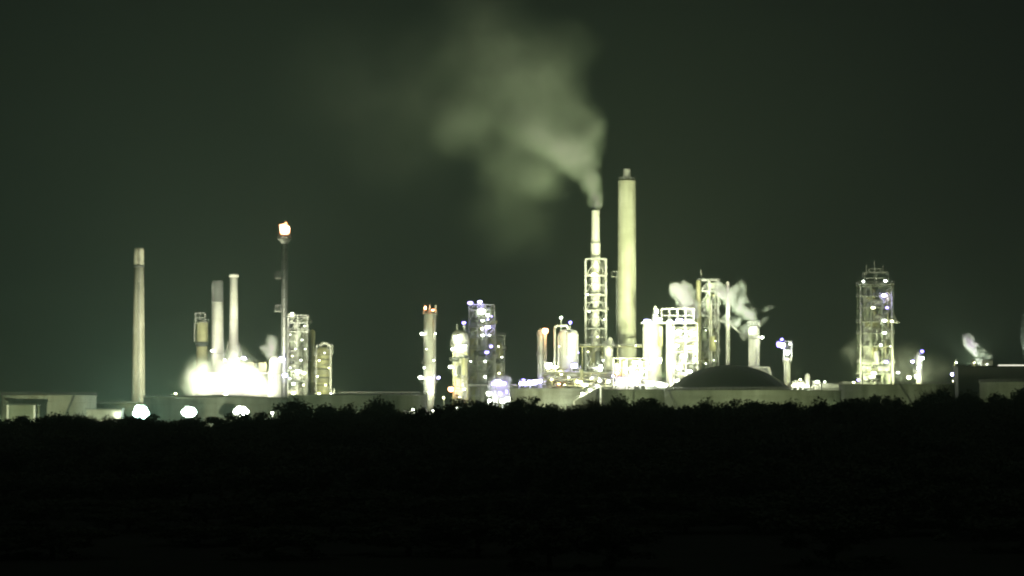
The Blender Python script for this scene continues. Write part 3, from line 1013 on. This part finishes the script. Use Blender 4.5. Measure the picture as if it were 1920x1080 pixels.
t = T('black_shed', 'long black shed with a bright strip light along its roof at the right edge', 'shed', 1880, 1420)
SHED = t
t.part('wall', MB().box(t.x(1890), 8, t.z(688) / 2, t.x(1985) - t.x(1798), 16, t.z(688)), M['blackshed'])
t.part('roof', MB().box(t.x(1890), 8, t.z(687) + .1, t.x(1988) - t.x(1795), 17, .4), M['blackshed'])
t.part('roof_house', MB().box(t.x(1851), 2, t.z(681), t.x(1862) - t.x(1841), 5, t.z(676) - t.z(687)), M['vessel'])
t.part('vent_stack', MB().lathe([(5 * t.k, t.z(687)), (4 * t.k, t.z(674))], t.x(1827), 2, 14), M['vessel'])
t.part('strip_light', MB().box(t.x(1925), -.9, t.z(685), t.x(1980) - t.x(1872), .3, .65), GL['strip'])
t.lamp(1826, 680, 4, 'sodium', -1.5)
t.lamp(1850, 683, 4, 'small', -1.5, 3)

# ------------------------------------------------------------------ floodlights and small lamps in front
def mast(label, px, py, Y, w, kd, h=None, heads=2):
    t = T('floodlight_mast', label, 'floodlight', px, Y, 'floodlights along the tank fence')
    t.shell([(1.4, None), (.9, py - 2)], M['steel'], 'pole', n=10)
    t.part('crossarm', MB().box(0, 0, t.z(py) + .2, w * t.k * .9, .25, .25), M['steel'])
    h = h or w
    if heads == 1:
        t.lamp(px, py, w, kd, -1.2, h)
    else:
        hw = w * .60
        spots = [(0, 0)] + [(math.cos(a * math.pi / 3), math.sin(a * math.pi / 3)) for a in range(6)]  # outer heads added to fill out the lamp's wide glare
        for a, b in spots:
            q = rnd.uniform(.85, 1.2)
            t.lamp(px + a * w * .24 * q, py - b * h * .24 * q, hw * rnd.uniform(.7, 1.1), kd, -2.2, h * .62 * rnd.uniform(.75, 1.05), back=True)
        for b in (-1, 1):
            t.part('crossarm', MB().box(0, 0, t.z(py - b * h * .25), w * t.k * .5, .2, .2), M['steel'])
    return t


MA = mast('brightest floodlight, glaring teal-white below the lone concrete chimney', 265, 775, 1175, 37, 'teal', 36, 7)
MBB = mast('middle one of the three glaring floodlights on the tank fence', 357, 773, 1285, 32, 'teal2', 18, 7)
MC = mast('floodlight on the tank fence under the glowing steam bank', 453, 772, 1285, 31, 'white2', 22, 7)
t = mast('pin-point lamp on the fence between the steam bank and the flare stack foot', 511, 774, 1180, 6, 'white', 6, 1)
t.spot(511, 770, .8, (600, 752, 1330), .15e6, 80)
t = mast('pin-point lamp among the treetops below the red-tinged column', 857, 763, 1180, 6, 'white', 6, 1)
t.spot(857, 760, .8, (1040, 742, 1340), 1.0e6, 50)
t = mast('faint pin-point lamp low in the dark trees below the tallest chimney', 1182, 772, 1180, 4, 'small', 4, 1)
t.spot(1182, 768, .8, (1230, 745, 1340), .28e6, 80)
t = mast('added faint tank light in the treetops below the right edge of the broad low tank', 1562, 764, 1170, 4, 'small', 4, 1)
t.spot(1562, 760, .8, (1640, 740, 1340), .38e6, 90)  # mast and beam added to light the tanks on the right
t = mast('tiny pale lamp at the extreme left edge over the treetops', 3, 795, 1100, 6, 'small', 6, 1)
t.spot(3, 790, .8, (100, 760, 1250), .55e6, 80)

t = T('low_wall', 'short strip of white wall catching light below the first middle column', 'wall', 790, 1150)
t.part('panel', MB().box(t.x(792), 0, t.z(771) / 2, t.x(828) - t.x(757), .4, t.z(771)), M['white'])
t.part('coping', MB().box(t.x(792), 0, t.z(771) + .1, t.x(829) - t.x(756), .7, .2), M['white'])
t.lamp(775, 768, 5, 'white', -3)
t.lamp(812, 770, 4, 'white', -3)

# ------------------------------------------------------------------ real floods that light the stacks
def flood(label, px, py, Y, tgt, power, ang, w=9, kd='sodium', col=(.94, 1, .62)):
    t = T('floodlight_mast', label, 'floodlight', px, Y, 'floodlights inside the refinery')
    t.shell([(1.2, None), (.9, py - 2)], M['steel'], 'pole', n=10)
    t.lamp(px, py, w, kd, -1.5, w * .8)
    t.spot(px, py - w * .8 - 2, .6, tgt, power, ang, col)
    return t


P = 1.05e6
flood('floodlight on the tank rim just left of the black dome', 1246, 722, 1385, (1165, 380, 1500), 1.45 * P, 78, 13, 'white')
flood('floodlight behind the bright pale tank rim, left of the caged chimney', 1088, 716, 1385, (1150, 400, 1500), .65 * P, 70, 9)
flood('floodlight on a mast between the lone chimney and the steam bank', 330, 738, 1375, (262, 590, 1480), .3 * P, 70, 5)
flood('floodlight over the wide pale tank in front of the white chimneys', 424, 739, 1385, (424, 580, 1500), 1.15 * P, 75, 9, 'sodium', (1, 1, .80))
flood('floodlight right of the flare foot aimed at the greenish tower', 640, 742, 1400, (585, 640, 1490), .3 * P, 60, 4)
flood('floodlight at the first middle column aimed up its shaft', 832, 746, 1390, (815, 650, 1440), .10 * P, 70, 5)
flood('floodlight on the green-grey tank rim below the right tower', 1600, 717, 1360, (1636, 600, 1470), .22 * P, 70, 5)
flood('floodlight between the black dome and the violet-fringed lamp column, aimed at the steaming column', 1500, 712, 1412, (1395, 590, 1480), .18 * P, 80, 5)

# ------------------------------------------------------------------ steam
def steam(label, Y, blobs, ns=.06, warp=8.0, cut=.35, col=(.88, 1, .82), name='steam_plume', contrast=.7, step=1.0, seed=0.0):
    """blobs: (px, py, radius px, optical depth, depth offset m)"""
    k = Y / F
    pc = at(blobs[0][0], blobs[0][1], Y)
    B = []
    for b in blobs:
        p = at(b[0], b[1], Y) - pc
        p.y += b[4] if len(b) > 4 else 0
        B.append((p, b[2] * k, b[3]))
    mb = MB()
    for p, r, od in B:
        mb.ball(p.x, p.y, p.z, r * 1.05 + warp * .45, sub=2)
    o = mb.make('hull', [])
    md = o.modifiers.new('r', 'REMESH')
    md.mode = 'VOXEL'
    ext = max(o.dimensions) if max(o.dimensions) > 0 else 50
    rmin = min(r for p, r, od in B)
    md.voxel_size = max(rmin * .35, .45)
    dg = bpy.context.evaluated_depsgraph_get()
    dg.update()
    me = bpy.data.meshes.new_from_object(o.evaluated_get(dg))
    me.name = name
    old = o.data
    bpy.data.objects.remove(o)
    bpy.data.meshes.remove(old)
    o = bpy.data.objects.new(name, me)
    COL.objects.link(o)
    o.location = pc
    tag(o, label, 'steam', 'steam plumes')
    m, nt, N, L = mat('steam_' + str(len(bpy.data.materials)))
    me.materials.clear()
    me.materials.append(m)
    out = N.new('ShaderNodeOutputMaterial')
    vs = N.new('ShaderNodeVolumeScatter')
    vs.inputs['Color'].default_value = (*col, 1)
    vs.inputs['Anisotropy'].default_value = .15
    L.new(vs.outputs[0], out.inputs['Volume'])
    tc = N.new('ShaderNodeTexCoord')
    nz = N.new('ShaderNodeTexNoise')
    nz.noise_dimensions = '4D'
    nz.inputs['W'].default_value = seed
    nz.inputs['Scale'].default_value = ns
    nz.inputs['Detail'].default_value = 4
    nz.inputs['Roughness'].default_value = .6
    L.new(tc.outputs['Object'], nz.inputs['Vector'])
    sub = N.new('ShaderNodeVectorMath')
    sub.operation = 'SUBTRACT'
    sub.inputs[1].default_value = (.5, .5, .5)
    L.new(nz.outputs['Color'], sub.inputs[0])
    sc = N.new('ShaderNodeVectorMath')
    sc.operation = 'SCALE'
    sc.inputs['Scale'].default_value = warp
    L.new(sub.outputs[0], sc.inputs[0])
    ad = N.new('ShaderNodeVectorMath')
    ad.operation = 'ADD'
    L.new(tc.outputs['Object'], ad.inputs[0])
    L.new(sc.outputs[0], ad.inputs[1])
    tot = None
    for p, r, od in B:
        dm = N.new('ShaderNodeVectorMath')
        dm.operation = 'DISTANCE'
        dm.inputs[1].default_value = p
        L.new(ad.outputs[0], dm.inputs[0])
        mr = N.new('ShaderNodeMapRange')
        mr.interpolation_type = 'SMOOTHSTEP'
        mr.inputs['From Min'].default_value = r * cut * .3
        mr.inputs['From Max'].default_value = r
        mr.inputs['To Min'].default_value = od / r
        mr.inputs['To Max'].default_value = 0
        L.new(dm.outputs['Value'], mr.inputs['Value'])
        if tot is None:
            tot = mr.outputs[0]
        else:
            a = N.new('ShaderNodeMath')
            a.operation = 'ADD'
            L.new(tot, a.inputs[0])
            L.new(mr.outputs[0], a.inputs[1])
            tot = a.outputs[0]
    n2 = N.new('ShaderNodeTexNoise')
    n2.noise_dimensions = '4D'
    n2.inputs['W'].default_value = seed + 3
    n2.inputs['Scale'].default_value = ns * 1.4
    n2.inputs['Detail'].default_value = 5
    L.new(ad.outputs[0], n2.inputs['Vector'])
    r2 = N.new('ShaderNodeMapRange')
    r2.interpolation_type = 'SMOOTHSTEP'
    r2.inputs['From Min'].default_value = .5 - .25 * (1.6 - contrast)
    r2.inputs['From Max'].default_value = .5 + .25 * (1.6 - contrast)
    r2.inputs['To Min'].default_value = 1 - contrast
    r2.inputs['To Max'].default_value = 1 + contrast * .6
    L.new(n2.outputs[0], r2.inputs['Value'])
    ml = N.new('ShaderNodeMath')
    ml.operation = 'MULTIPLY'
    L.new(tot, ml.inputs[0])
    L.new(r2.outputs[0], ml.inputs[1])
    L.new(ml.outputs[0], vs.inputs['Density'])
    m.cycles.volume_step_rate = step * .3
    m.cycles.volume_sampling = 'MULTIPLE_IMPORTANCE'
    return o


steam('great pale plume blown leftward from the slim caged chimney', 1500, [
    (1117, 384, 13, 3.6), (1113, 368, 22, 3.6), (1104, 344, 32, 3.0), (1090, 310, 43, 2.4), (1066, 280, 54, 1.8), (1034, 258, 64, 1.3), (1098, 262, 46, 1.0), (1122, 240, 28, .5),
    (1090, 225, 60, .6), (1000, 235, 80, .75), (1035, 175, 95, .62), (985, 110, 105, .6), (930, 180, 105, .55), (862, 238, 80, .75), (905, 90, 110, .35),
    (960, 300, 110, .4), (1020, 335, 55, .5), (820, 150, 150, .27), (960, 400, 120, .17), (740, 240, 170, .2), (640, 150, 170, .13), (1060, 90, 80, .25),
    (900, 20, 120, .25)], .05, 18, .1, contrast=.68, step=.6, seed=6.4, col=(.80, 1, .70))
steam('billowing white steam bank at the foot of the two white chimneys', 1452, [
    (430, 705, 70, .5), (380, 712, 52, .45), (480, 722, 48, .45), (432, 718, 42, 6), (398, 722, 34, 5), (372, 718, 24, 1.8), (468, 722, 34, 3), (494, 732, 26, 2.4), (424, 688, 24, 1.8), (448, 692, 22, 1.6), (360, 706, 18, 1.4), (360, 732, 24, 2.2), (385, 738, 26, 2.5),
    (405, 690, 18, 1.2), (512, 738, 14, 1.5), (384, 694, 20, 1.6), (470, 700, 16, 1.0), (440, 670, 16, .6)], .10, 11, .4, contrast=.95, seed=2)
for q, yy, z in ((380, 700, 738), (405, 680, 722), (432, 690, 736), (462, 700, 720), (490, 715, 740)):
    RACK.spot(q, z, -17, (q, yy, 1452), .14e6, 150, (.95, 1, .66))  # unseen spots added in front to brighten the steam bank
steam('small upright steam jet beside the flare stack', 1470, [
    (521, 694, 11, 2.2), (519, 684, 13, 2.4), (515, 672, 15, 2.4), (509, 660, 16, 2.2), (504, 649, 15, 1.8), (511, 640, 13, 1.3), (497, 655, 11, .9), (506, 633, 10, .7)], .24, 7, .35, contrast=.9, seed=5)
FLARE.spot(520, 712, 14, (510, 655, 1470), .09e6, 100, (.93, 1, .72))  # extra unseen spot brightening the steam jet
steam('thick white steam puff leaning left off the white reactor block', 1482, [
    (1303, 592, 11, 6), (1296, 576, 19, 7), (1283, 560, 23, 8), (1271, 545, 18, 7), (1282, 537, 16, 6), (1264, 535, 11, 5), (1296, 548, 12, 3)], .20, 7, .6, contrast=.75, seed=8)
WHITE.spot(1262, 592, -9, (1276, 552, 1482), .22e6, 70, (.92, 1, .75))  # unseen spot added to whiten the puff
WHITE.spot(1298, 602, -12, (1280, 552, 1482), .14e6, 70, (.92, 1, .75))  # second added spot on the same puff
steam('ragged bright steam streaming off the stubby column behind the dome', 1475, [
    (1418, 606, 16, 3.2), (1404, 592, 19, 3.6), (1388, 574, 23, 3.8), (1372, 560, 22, 3.4), (1356, 550, 17, 2.4), (1348, 536, 13, 1.8), (1386, 542, 19, 2.2),
    (1378, 608, 14, 1.8), (1360, 600, 13, 1.8), (1398, 624, 14, 1.8), (1432, 598, 13, .8), (1440, 578, 9, .5)], .18, 11, .4, contrast=1.0, seed=11)
STUB.spot(1400, 640, -14, (1392, 570, 1475), .34e6, 66, (.9, 1, .74))  # unseen spot added before the column to brighten its steam
steam('faint steam veil around the base of the lamp-studded tower', 1482, [
    (1690, 702, 40, .9), (1718, 696, 44, .9), (1748, 698, 36, .4), (1618, 658, 44, .5), (1594, 662, 28, .4), (1700, 672, 42, .35), (1650, 700, 40, .4), (1765, 692, 34, .25)],
    .11, 12, .1, contrast=.8, seed=14)
TOWER_R.spot(1692, 714, -14, (1708, 680, 1482), .10e6, 160, (.95, 1, .6))  # unseen spot added to light the veil
TOWER_R.spot(1604, 700, -16, (1620, 665, 1482), .06e6, 150, (.95, 1, .6))  # another added spot, for the veil's left part
steam('crooked steam wisp over the roof of the black shed', 1430, [
    (1834, 682, 4, 1.6), (1832, 674, 5, 1.6), (1829, 666, 6.5, 1.7), (1826, 658, 9, 2), (1821, 650, 12, 2.6), (1815, 641, 12, 2.6), (1813, 632, 10, 2.2), (1821, 633, 8, 1.4), (1830, 648, 9, 1.5), (1842, 664, 13, .35), (1853, 672, 13, .35)], .38, 3.2, .4, contrast=.9, seed=17)
SHED.spot(1834, 684, 17, (1819, 648, 1430), .10e6, 130, (.9, 1, .8))  # unseen spot added at the shed to light the wisp
steam('steam wisp at the extreme right edge', 1450, [
    (1931, 662, 14, 2), (1925, 650, 12, 1.6), (1920, 640, 9, 1.3), (1917, 631, 7, .9), (1918, 618, 7, .5), (1919, 604, 8, .3), (1922, 590, 9, .25), (1938, 675, 14, 1.6)], .35, 5, .3, contrast=.95, seed=20)
SHED.spot(1905, 684, 12, (1922, 630, 1452), .06e6, 110, (.85, 1, .88))  # added spot that lights the wisp at the edge
steam('low lit vapour among the pumps at the foot of the stair tower', 1412, [
    (935, 722, 22, 4.0), (945, 742, 18, 4.5), (922, 735, 14, 2.5), (950, 714, 13, 2.5), (943, 730, 18, 4)], .35, 4, .45, contrast=.8, seed=23)
PUMPS.spot(937, 758, -16, (938, 728, 1412), .05e6, 120, (.92, .95, 1))  # unseen spot added to make the pump vapour glow
steam('vapour added for its glow among the pumps under the tallest chimney', 1420, [
    (1185, 712, 18, 1.5), (1165, 716, 15, 1.5), (1222, 718, 18, 1.6), (1240, 722, 12, 1.2), (1200, 700, 12, .8)], .35, 4, .45, contrast=.8, seed=26)  # vapour put in to give the skid a soft glow
SKID.spot(1170, 736, -16, (1172, 712, 1420), .03e6, 120, (1, .97, .9))  # unseen spot added to light up that vapour
SKID.spot(1230, 736, -16, (1228, 715, 1420), .035e6, 120, (1, 1, .85))  # second added spot for the vapour's right part

# ------------------------------------------------------------------ trees
def crown_mesh(seed, kind):
    r = random.Random(seed)
    verts, faces = [], []
    tv = MB()
    hgt = 1.0
    # a unit tree: height 1, crown width about .75
    limbs = []
    top = Vector((r.uniform(-.03, .03), r.uniform(-.03, .03), .62))
    tv.tube((0, 0, -.02), (0, 0, .3), .024, 8, .019)
    tv.tube((0, 0, .3), top, .019, 8, .008)
    for i in range(11):
        a = i * 2.4 + r.uniform(-.3, .3)
        z0 = r.uniform(.22, .55)
        ln = r.uniform(.22, .38)
        e = Vector((math.cos(a) * ln, math.sin(a) * ln, z0 + r.uniform(.12, .33)))
        tv.tube((0, 0, z0), e, .010, 5, .004)
        limbs.append(e)
        for j in range(2):
            e2 = e + Vector((r.uniform(-.14, .14), r.uniform(-.14, .14), r.uniform(.03, .15)))
            tv.tube(e * .7 + Vector((0, 0, z0 * .3)), e2, .005, 4, .002)
            limbs.append(e2)
    limbs.append(top + Vector((0, 0, .2)))
    limbs.append(top + Vector((.1, 0, .15)))
    clumps = [(c, r.uniform(.08, .15)) for c in limbs]
    for i in range(16):
        a, q = r.uniform(0, 6.28), r.uniform(0, .34)
        clumps.append((Vector((math.cos(a) * q, math.sin(a) * q, r.uniform(.12, .8) - q * .3)), r.uniform(.07, .13)))
    for c, rad in clumps:
        n = int(120 * (rad / .11) ** 2)
        for i in range(n):
            d = Vector((r.gauss(0, 1), r.gauss(0, 1), r.gauss(0, .85)))
            d = d.normalized() * rad * (r.random() ** .45) * r.uniform(.7, 1.25)
            p = c + d
            if kind == 'twig':
                u = (d.normalized() + Vector((r.uniform(-.6, .6), r.uniform(-.6, .6), r.uniform(-.1, .9)))).normalized() * r.uniform(.025, .05)
                w = u.cross(Vector((r.gauss(0, 1), r.gauss(0, 1), r.gauss(0, 1)))).normalized() * .0035
            else:
                u = Vector((r.gauss(0, 1), r.gauss(0, 1), r.gauss(0, 1))).normalized() * r.uniform(.010, .02)
                w = u.cross(Vector((r.gauss(0, 1), r.gauss(0, 1), r.gauss(0, 1)))).normalized() * r.uniform(.008, .014)
            b = len(verts)
            verts += [p - u - w, p + u - w, p + u + w, p - u + w]
            faces.append((b, b + 1, b + 2, b + 3))
    me = bpy.data.meshes.new('crown')
    me.from_pydata([tuple(v) for v in verts], [], faces)
    me.materials.append(M['twig'] if kind == 'twig' else M['leaf'])
    return tv, me


rnd = random.Random(23)
PROTO = []
for i, kd in enumerate(('leaf', 'twig', 'leaf', 'twig', 'leaf', 'leaf')):
    tv, me = crown_mesh(100 + i, kd)
    tm = bpy.data.meshes.new('trunk')
    tv.b.to_mesh(tm)
    tv.b.free()
    tm.materials.append(M['bark'])
    PROTO.append((me, tm, kd))


def tree(px, ytop, Y, wide, label, group, pi, name='tree', cat='tree', bottom=0.0):
    p = at(px, ytop, Y)
    h = max(2.0, p.z) / .93
    o = bpy.data.objects.new(name, None)
    COL.objects.link(o)
    o.location = (p.x, Y, 0)
    w = wide * (Y / F) / .8
    o.scale = (w, w, h)
    o.rotation_euler = (0, 0, rnd.uniform(0, 6.28))
    tag(o, label, cat, group)
    me, tm, kd = PROTO[pi]
    for nm, d in (('crown', me), ('trunk', tm)):
        c = bpy.data.objects.new(nm, d)
        COL.objects.link(c)
        c.parent = o
    return o


SKY = [(-300, 795), (-60, 795), (0, 796), (30, 787), (70, 781), (100, 786), (130, 783), (160, 789), (190, 786), (225, 786), (240, 797), (290, 797), (310, 783), (330, 791), (384, 790), (398, 772), (408, 772), (425, 790),
       (480, 791), (500, 778), (530, 774), (565, 758), (600, 765), (640, 768), (690, 751), (740, 759), (790, 777), (825, 770), (845, 763), (885, 756), (925, 757), (960, 756), (1000, 752),
       (1035, 763), (1060, 768), (1090, 756), (1130, 754), (1170, 752), (1220, 756), (1260, 756), (1300, 759), (1340, 758), (1400, 755), (1450, 754), (1500, 756), (1540, 758),
       (1580, 753), (1608, 744), (1650, 754), (1685, 750), (1715, 743), (1745, 733), (1785, 733), (1815, 741), (1850, 745), (1890, 742), (1930, 741), (1980, 744), (2200, 746)]


def sky_y(x):
    for (a, ya), (b, yb) in zip(SKY, SKY[1:]):
        if a <= x <= b:
            return ya + (yb - ya) * (x - a) / (b - a)
    return 760


PLACES = [(-100, 150, 'the pale leftmost tank'), (150, 300, 'the lone concrete chimney'), (300, 530, 'the wide pale tank under the steam bank'),
          (530, 800, 'the wide grey-green tank'), (800, 960, 'the lamp-hung middle columns'), (960, 1120, 'the bright pale tank'),
          (1120, 1260, 'the tallest chimney'), (1260, 1400, 'the left half of the domed tank'), (1400, 1575, 'the right half of the domed tank'),
          (1575, 1700, 'the lamp-studded tower'), (1700, 1810, 'the small lamp-hung column'), (1810, 2100, 'the black shed')]
ORD = ['first', 'second', 'third', 'fourth', 'fifth', 'sixth', 'seventh', 'eighth', 'ninth', 'tenth', 'eleventh', 'twelfth']
LOOK = ['rounded', 'twiggy', 'leafy', 'bare', 'bushy', 'full']
cnt = {}
x = -30
i = 0
while x < 2090:
    pi = rnd.choice((0, 2, 4, 5, 0, 2, 4, 5, 1, 3))
    for a, b, nm in PLACES:
        if a <= x < b:
            q = cnt.get(nm, 0)
            cnt[nm] = q + 1
            lab = '%s black treetop, %s from the left against %s' % (LOOK[pi], ORD[min(q, 11)], nm)
    tree(x, max(sky_y(x - 16), sky_y(x), sky_y(x + 16)) + rnd.choice((-3, -1, 0, 1, 2, 4)) + rnd.uniform(-1, 1), 800 + rnd.uniform(-40, 40), rnd.uniform(85, 130), lab, 'trees along the dark skyline', pi)
    x += rnd.uniform(32, 42)
# rows nearer the camera, lost in the dark
for Y, off, step, wid in ((700, 16, 52, 105), (600, 38, 60, 125), (500, 70, 75, 150), (410, 115, 90, 175), (340, 165, 105, 190), (285, 215, 125, 205)):
    x = -170 + rnd.uniform(0, 30)
    while x < 2100:
        tree(x, sky_y(x) * .5 + 380 + off + rnd.uniform(-14, 14), Y + rnd.uniform(-48, 40), wid * rnd.uniform(.85, 1.15),
             'black tree lost in the unlit belt of trees filling the bottom of the view', 'trees in the unlit belt', rnd.choice((0, 2, 4, 5)))
        x += step * rnd.uniform(.85, 1.15)

# ------------------------------------------------------------------ air
hz = MB()
hz.box(0, 2900, 114, 5700, 6300, 230)
m, nt, N, L = mat('night_haze')
out = N.new('ShaderNodeOutputMaterial')
pv = N.new('ShaderNodeVolumePrincipled')
pv.inputs['Color'].default_value = (.78, 1, .74, 1)
pv.inputs['Density'].default_value = .00025
pv.inputs['Anisotropy'].default_value = .45
L.new(pv.outputs[0], out.inputs['Volume'])
o = hz.make('haze', m)
tag(o, kind='stuff')

# ------------------------------------------------------------------ sky
W = bpy.data.worlds.new('World')
S.world = W
W.use_nodes = True
nt = W.node_tree
nt.nodes.clear()
N, L = nt.nodes, nt.links
wo = N.new('ShaderNodeOutputWorld')
sky = N.new('ShaderNodeTexSky')
sky.sky_type = 'NISHITA'
sky.sun_disc = False
sky.sun_elevation = math.radians(-6)
sky.sun_rotation = math.radians(200)
bg1 = N.new('ShaderNodeBackground')
L.new(sky.outputs[0], bg1.inputs[0])
bg1.inputs[1].default_value = .05
bg2 = N.new('ShaderNodeBackground')           # light-polluted cloud base
# glow of the town behind the plant, strongest low and to the left of the stacks
tcw = N.new('ShaderNodeTexCoord')
dst = N.new('ShaderNodeVectorMath')
dst.operation = 'DISTANCE'
dst.inputs[1].default_value = Vector((-.06, 1, .03)).normalized()
L.new(tcw.outputs['Generated'], dst.inputs[0])
mrw = N.new('ShaderNodeMapRange')
mrw.interpolation_type = 'SMOOTHSTEP'
mrw.inputs['From Min'].default_value = 0
mrw.inputs['From Max'].default_value = .26
L.new(dst.outputs['Value'], mrw.inputs['Value'])
mxw = N.new('ShaderNodeMixRGB')
mxw.inputs[1].default_value = (.0085, .0135, .0083, 1)
mxw.inputs[2].default_value = (.0038, .0050, .0048, 1)
L.new(mrw.outputs[0], mxw.inputs[0])
L.new(mxw.outputs[0], bg2.inputs[0])
bg2.inputs[1].default_value = 1
ad = N.new('ShaderNodeAddShader')
L.new(bg1.outputs[0], ad.inputs[0])
L.new(bg2.outputs[0], ad.inputs[1])
L.new(ad.outputs[0], wo.inputs[0])

ml = bpy.data.lights.new('fill_sun', 'SUN')  # faint sun lamp added to lift the dark trees
ml.energy = .045
ml.angle = math.radians(.6)
ml.color = (.80, 1, .90)
mo = bpy.data.objects.new('fill_sun', ml)
COL.objects.link(mo)
mo.rotation_euler = (math.radians(38), 0, math.radians(-25))

# ------------------------------------------------------------------ camera, render
cam = bpy.data.cameras.new('camera')
cam.sensor_width = 36
cam.lens = 36 * F / 1920
cam.clip_start = 1
cam.clip_end = 20000
co = bpy.data.objects.new('camera', cam)
COL.objects.link(co)
co.location = (0, 0, H)
co.rotation_euler = (math.pi / 2 + PITCH, 0, 0)
S.camera = co

S.view_settings.view_transform = 'Standard'
S.view_settings.look = 'None'
S.view_settings.exposure = 0
S.view_settings.gamma = 1
S.render.engine = 'CYCLES'
C = S.cycles
C.use_denoising = True
C.denoising_prefilter = 'ACCURATE'
C.use_adaptive_sampling = False
C.denoiser = 'OPENIMAGEDENOISE'
C.max_bounces = 6
C.diffuse_bounces = 2
C.glossy_bounces = 2
C.volume_bounces = 4
C.transparent_max_bounces = 8
C.use_light_tree = True
C.sample_clamp_indirect = 2
C.sample_clamp_direct = 30
C.caustics_reflective = False
C.caustics_refractive = False
C.filter_width = 2.0
C.volume_step_rate = 1.0
C.volume_max_steps = 512
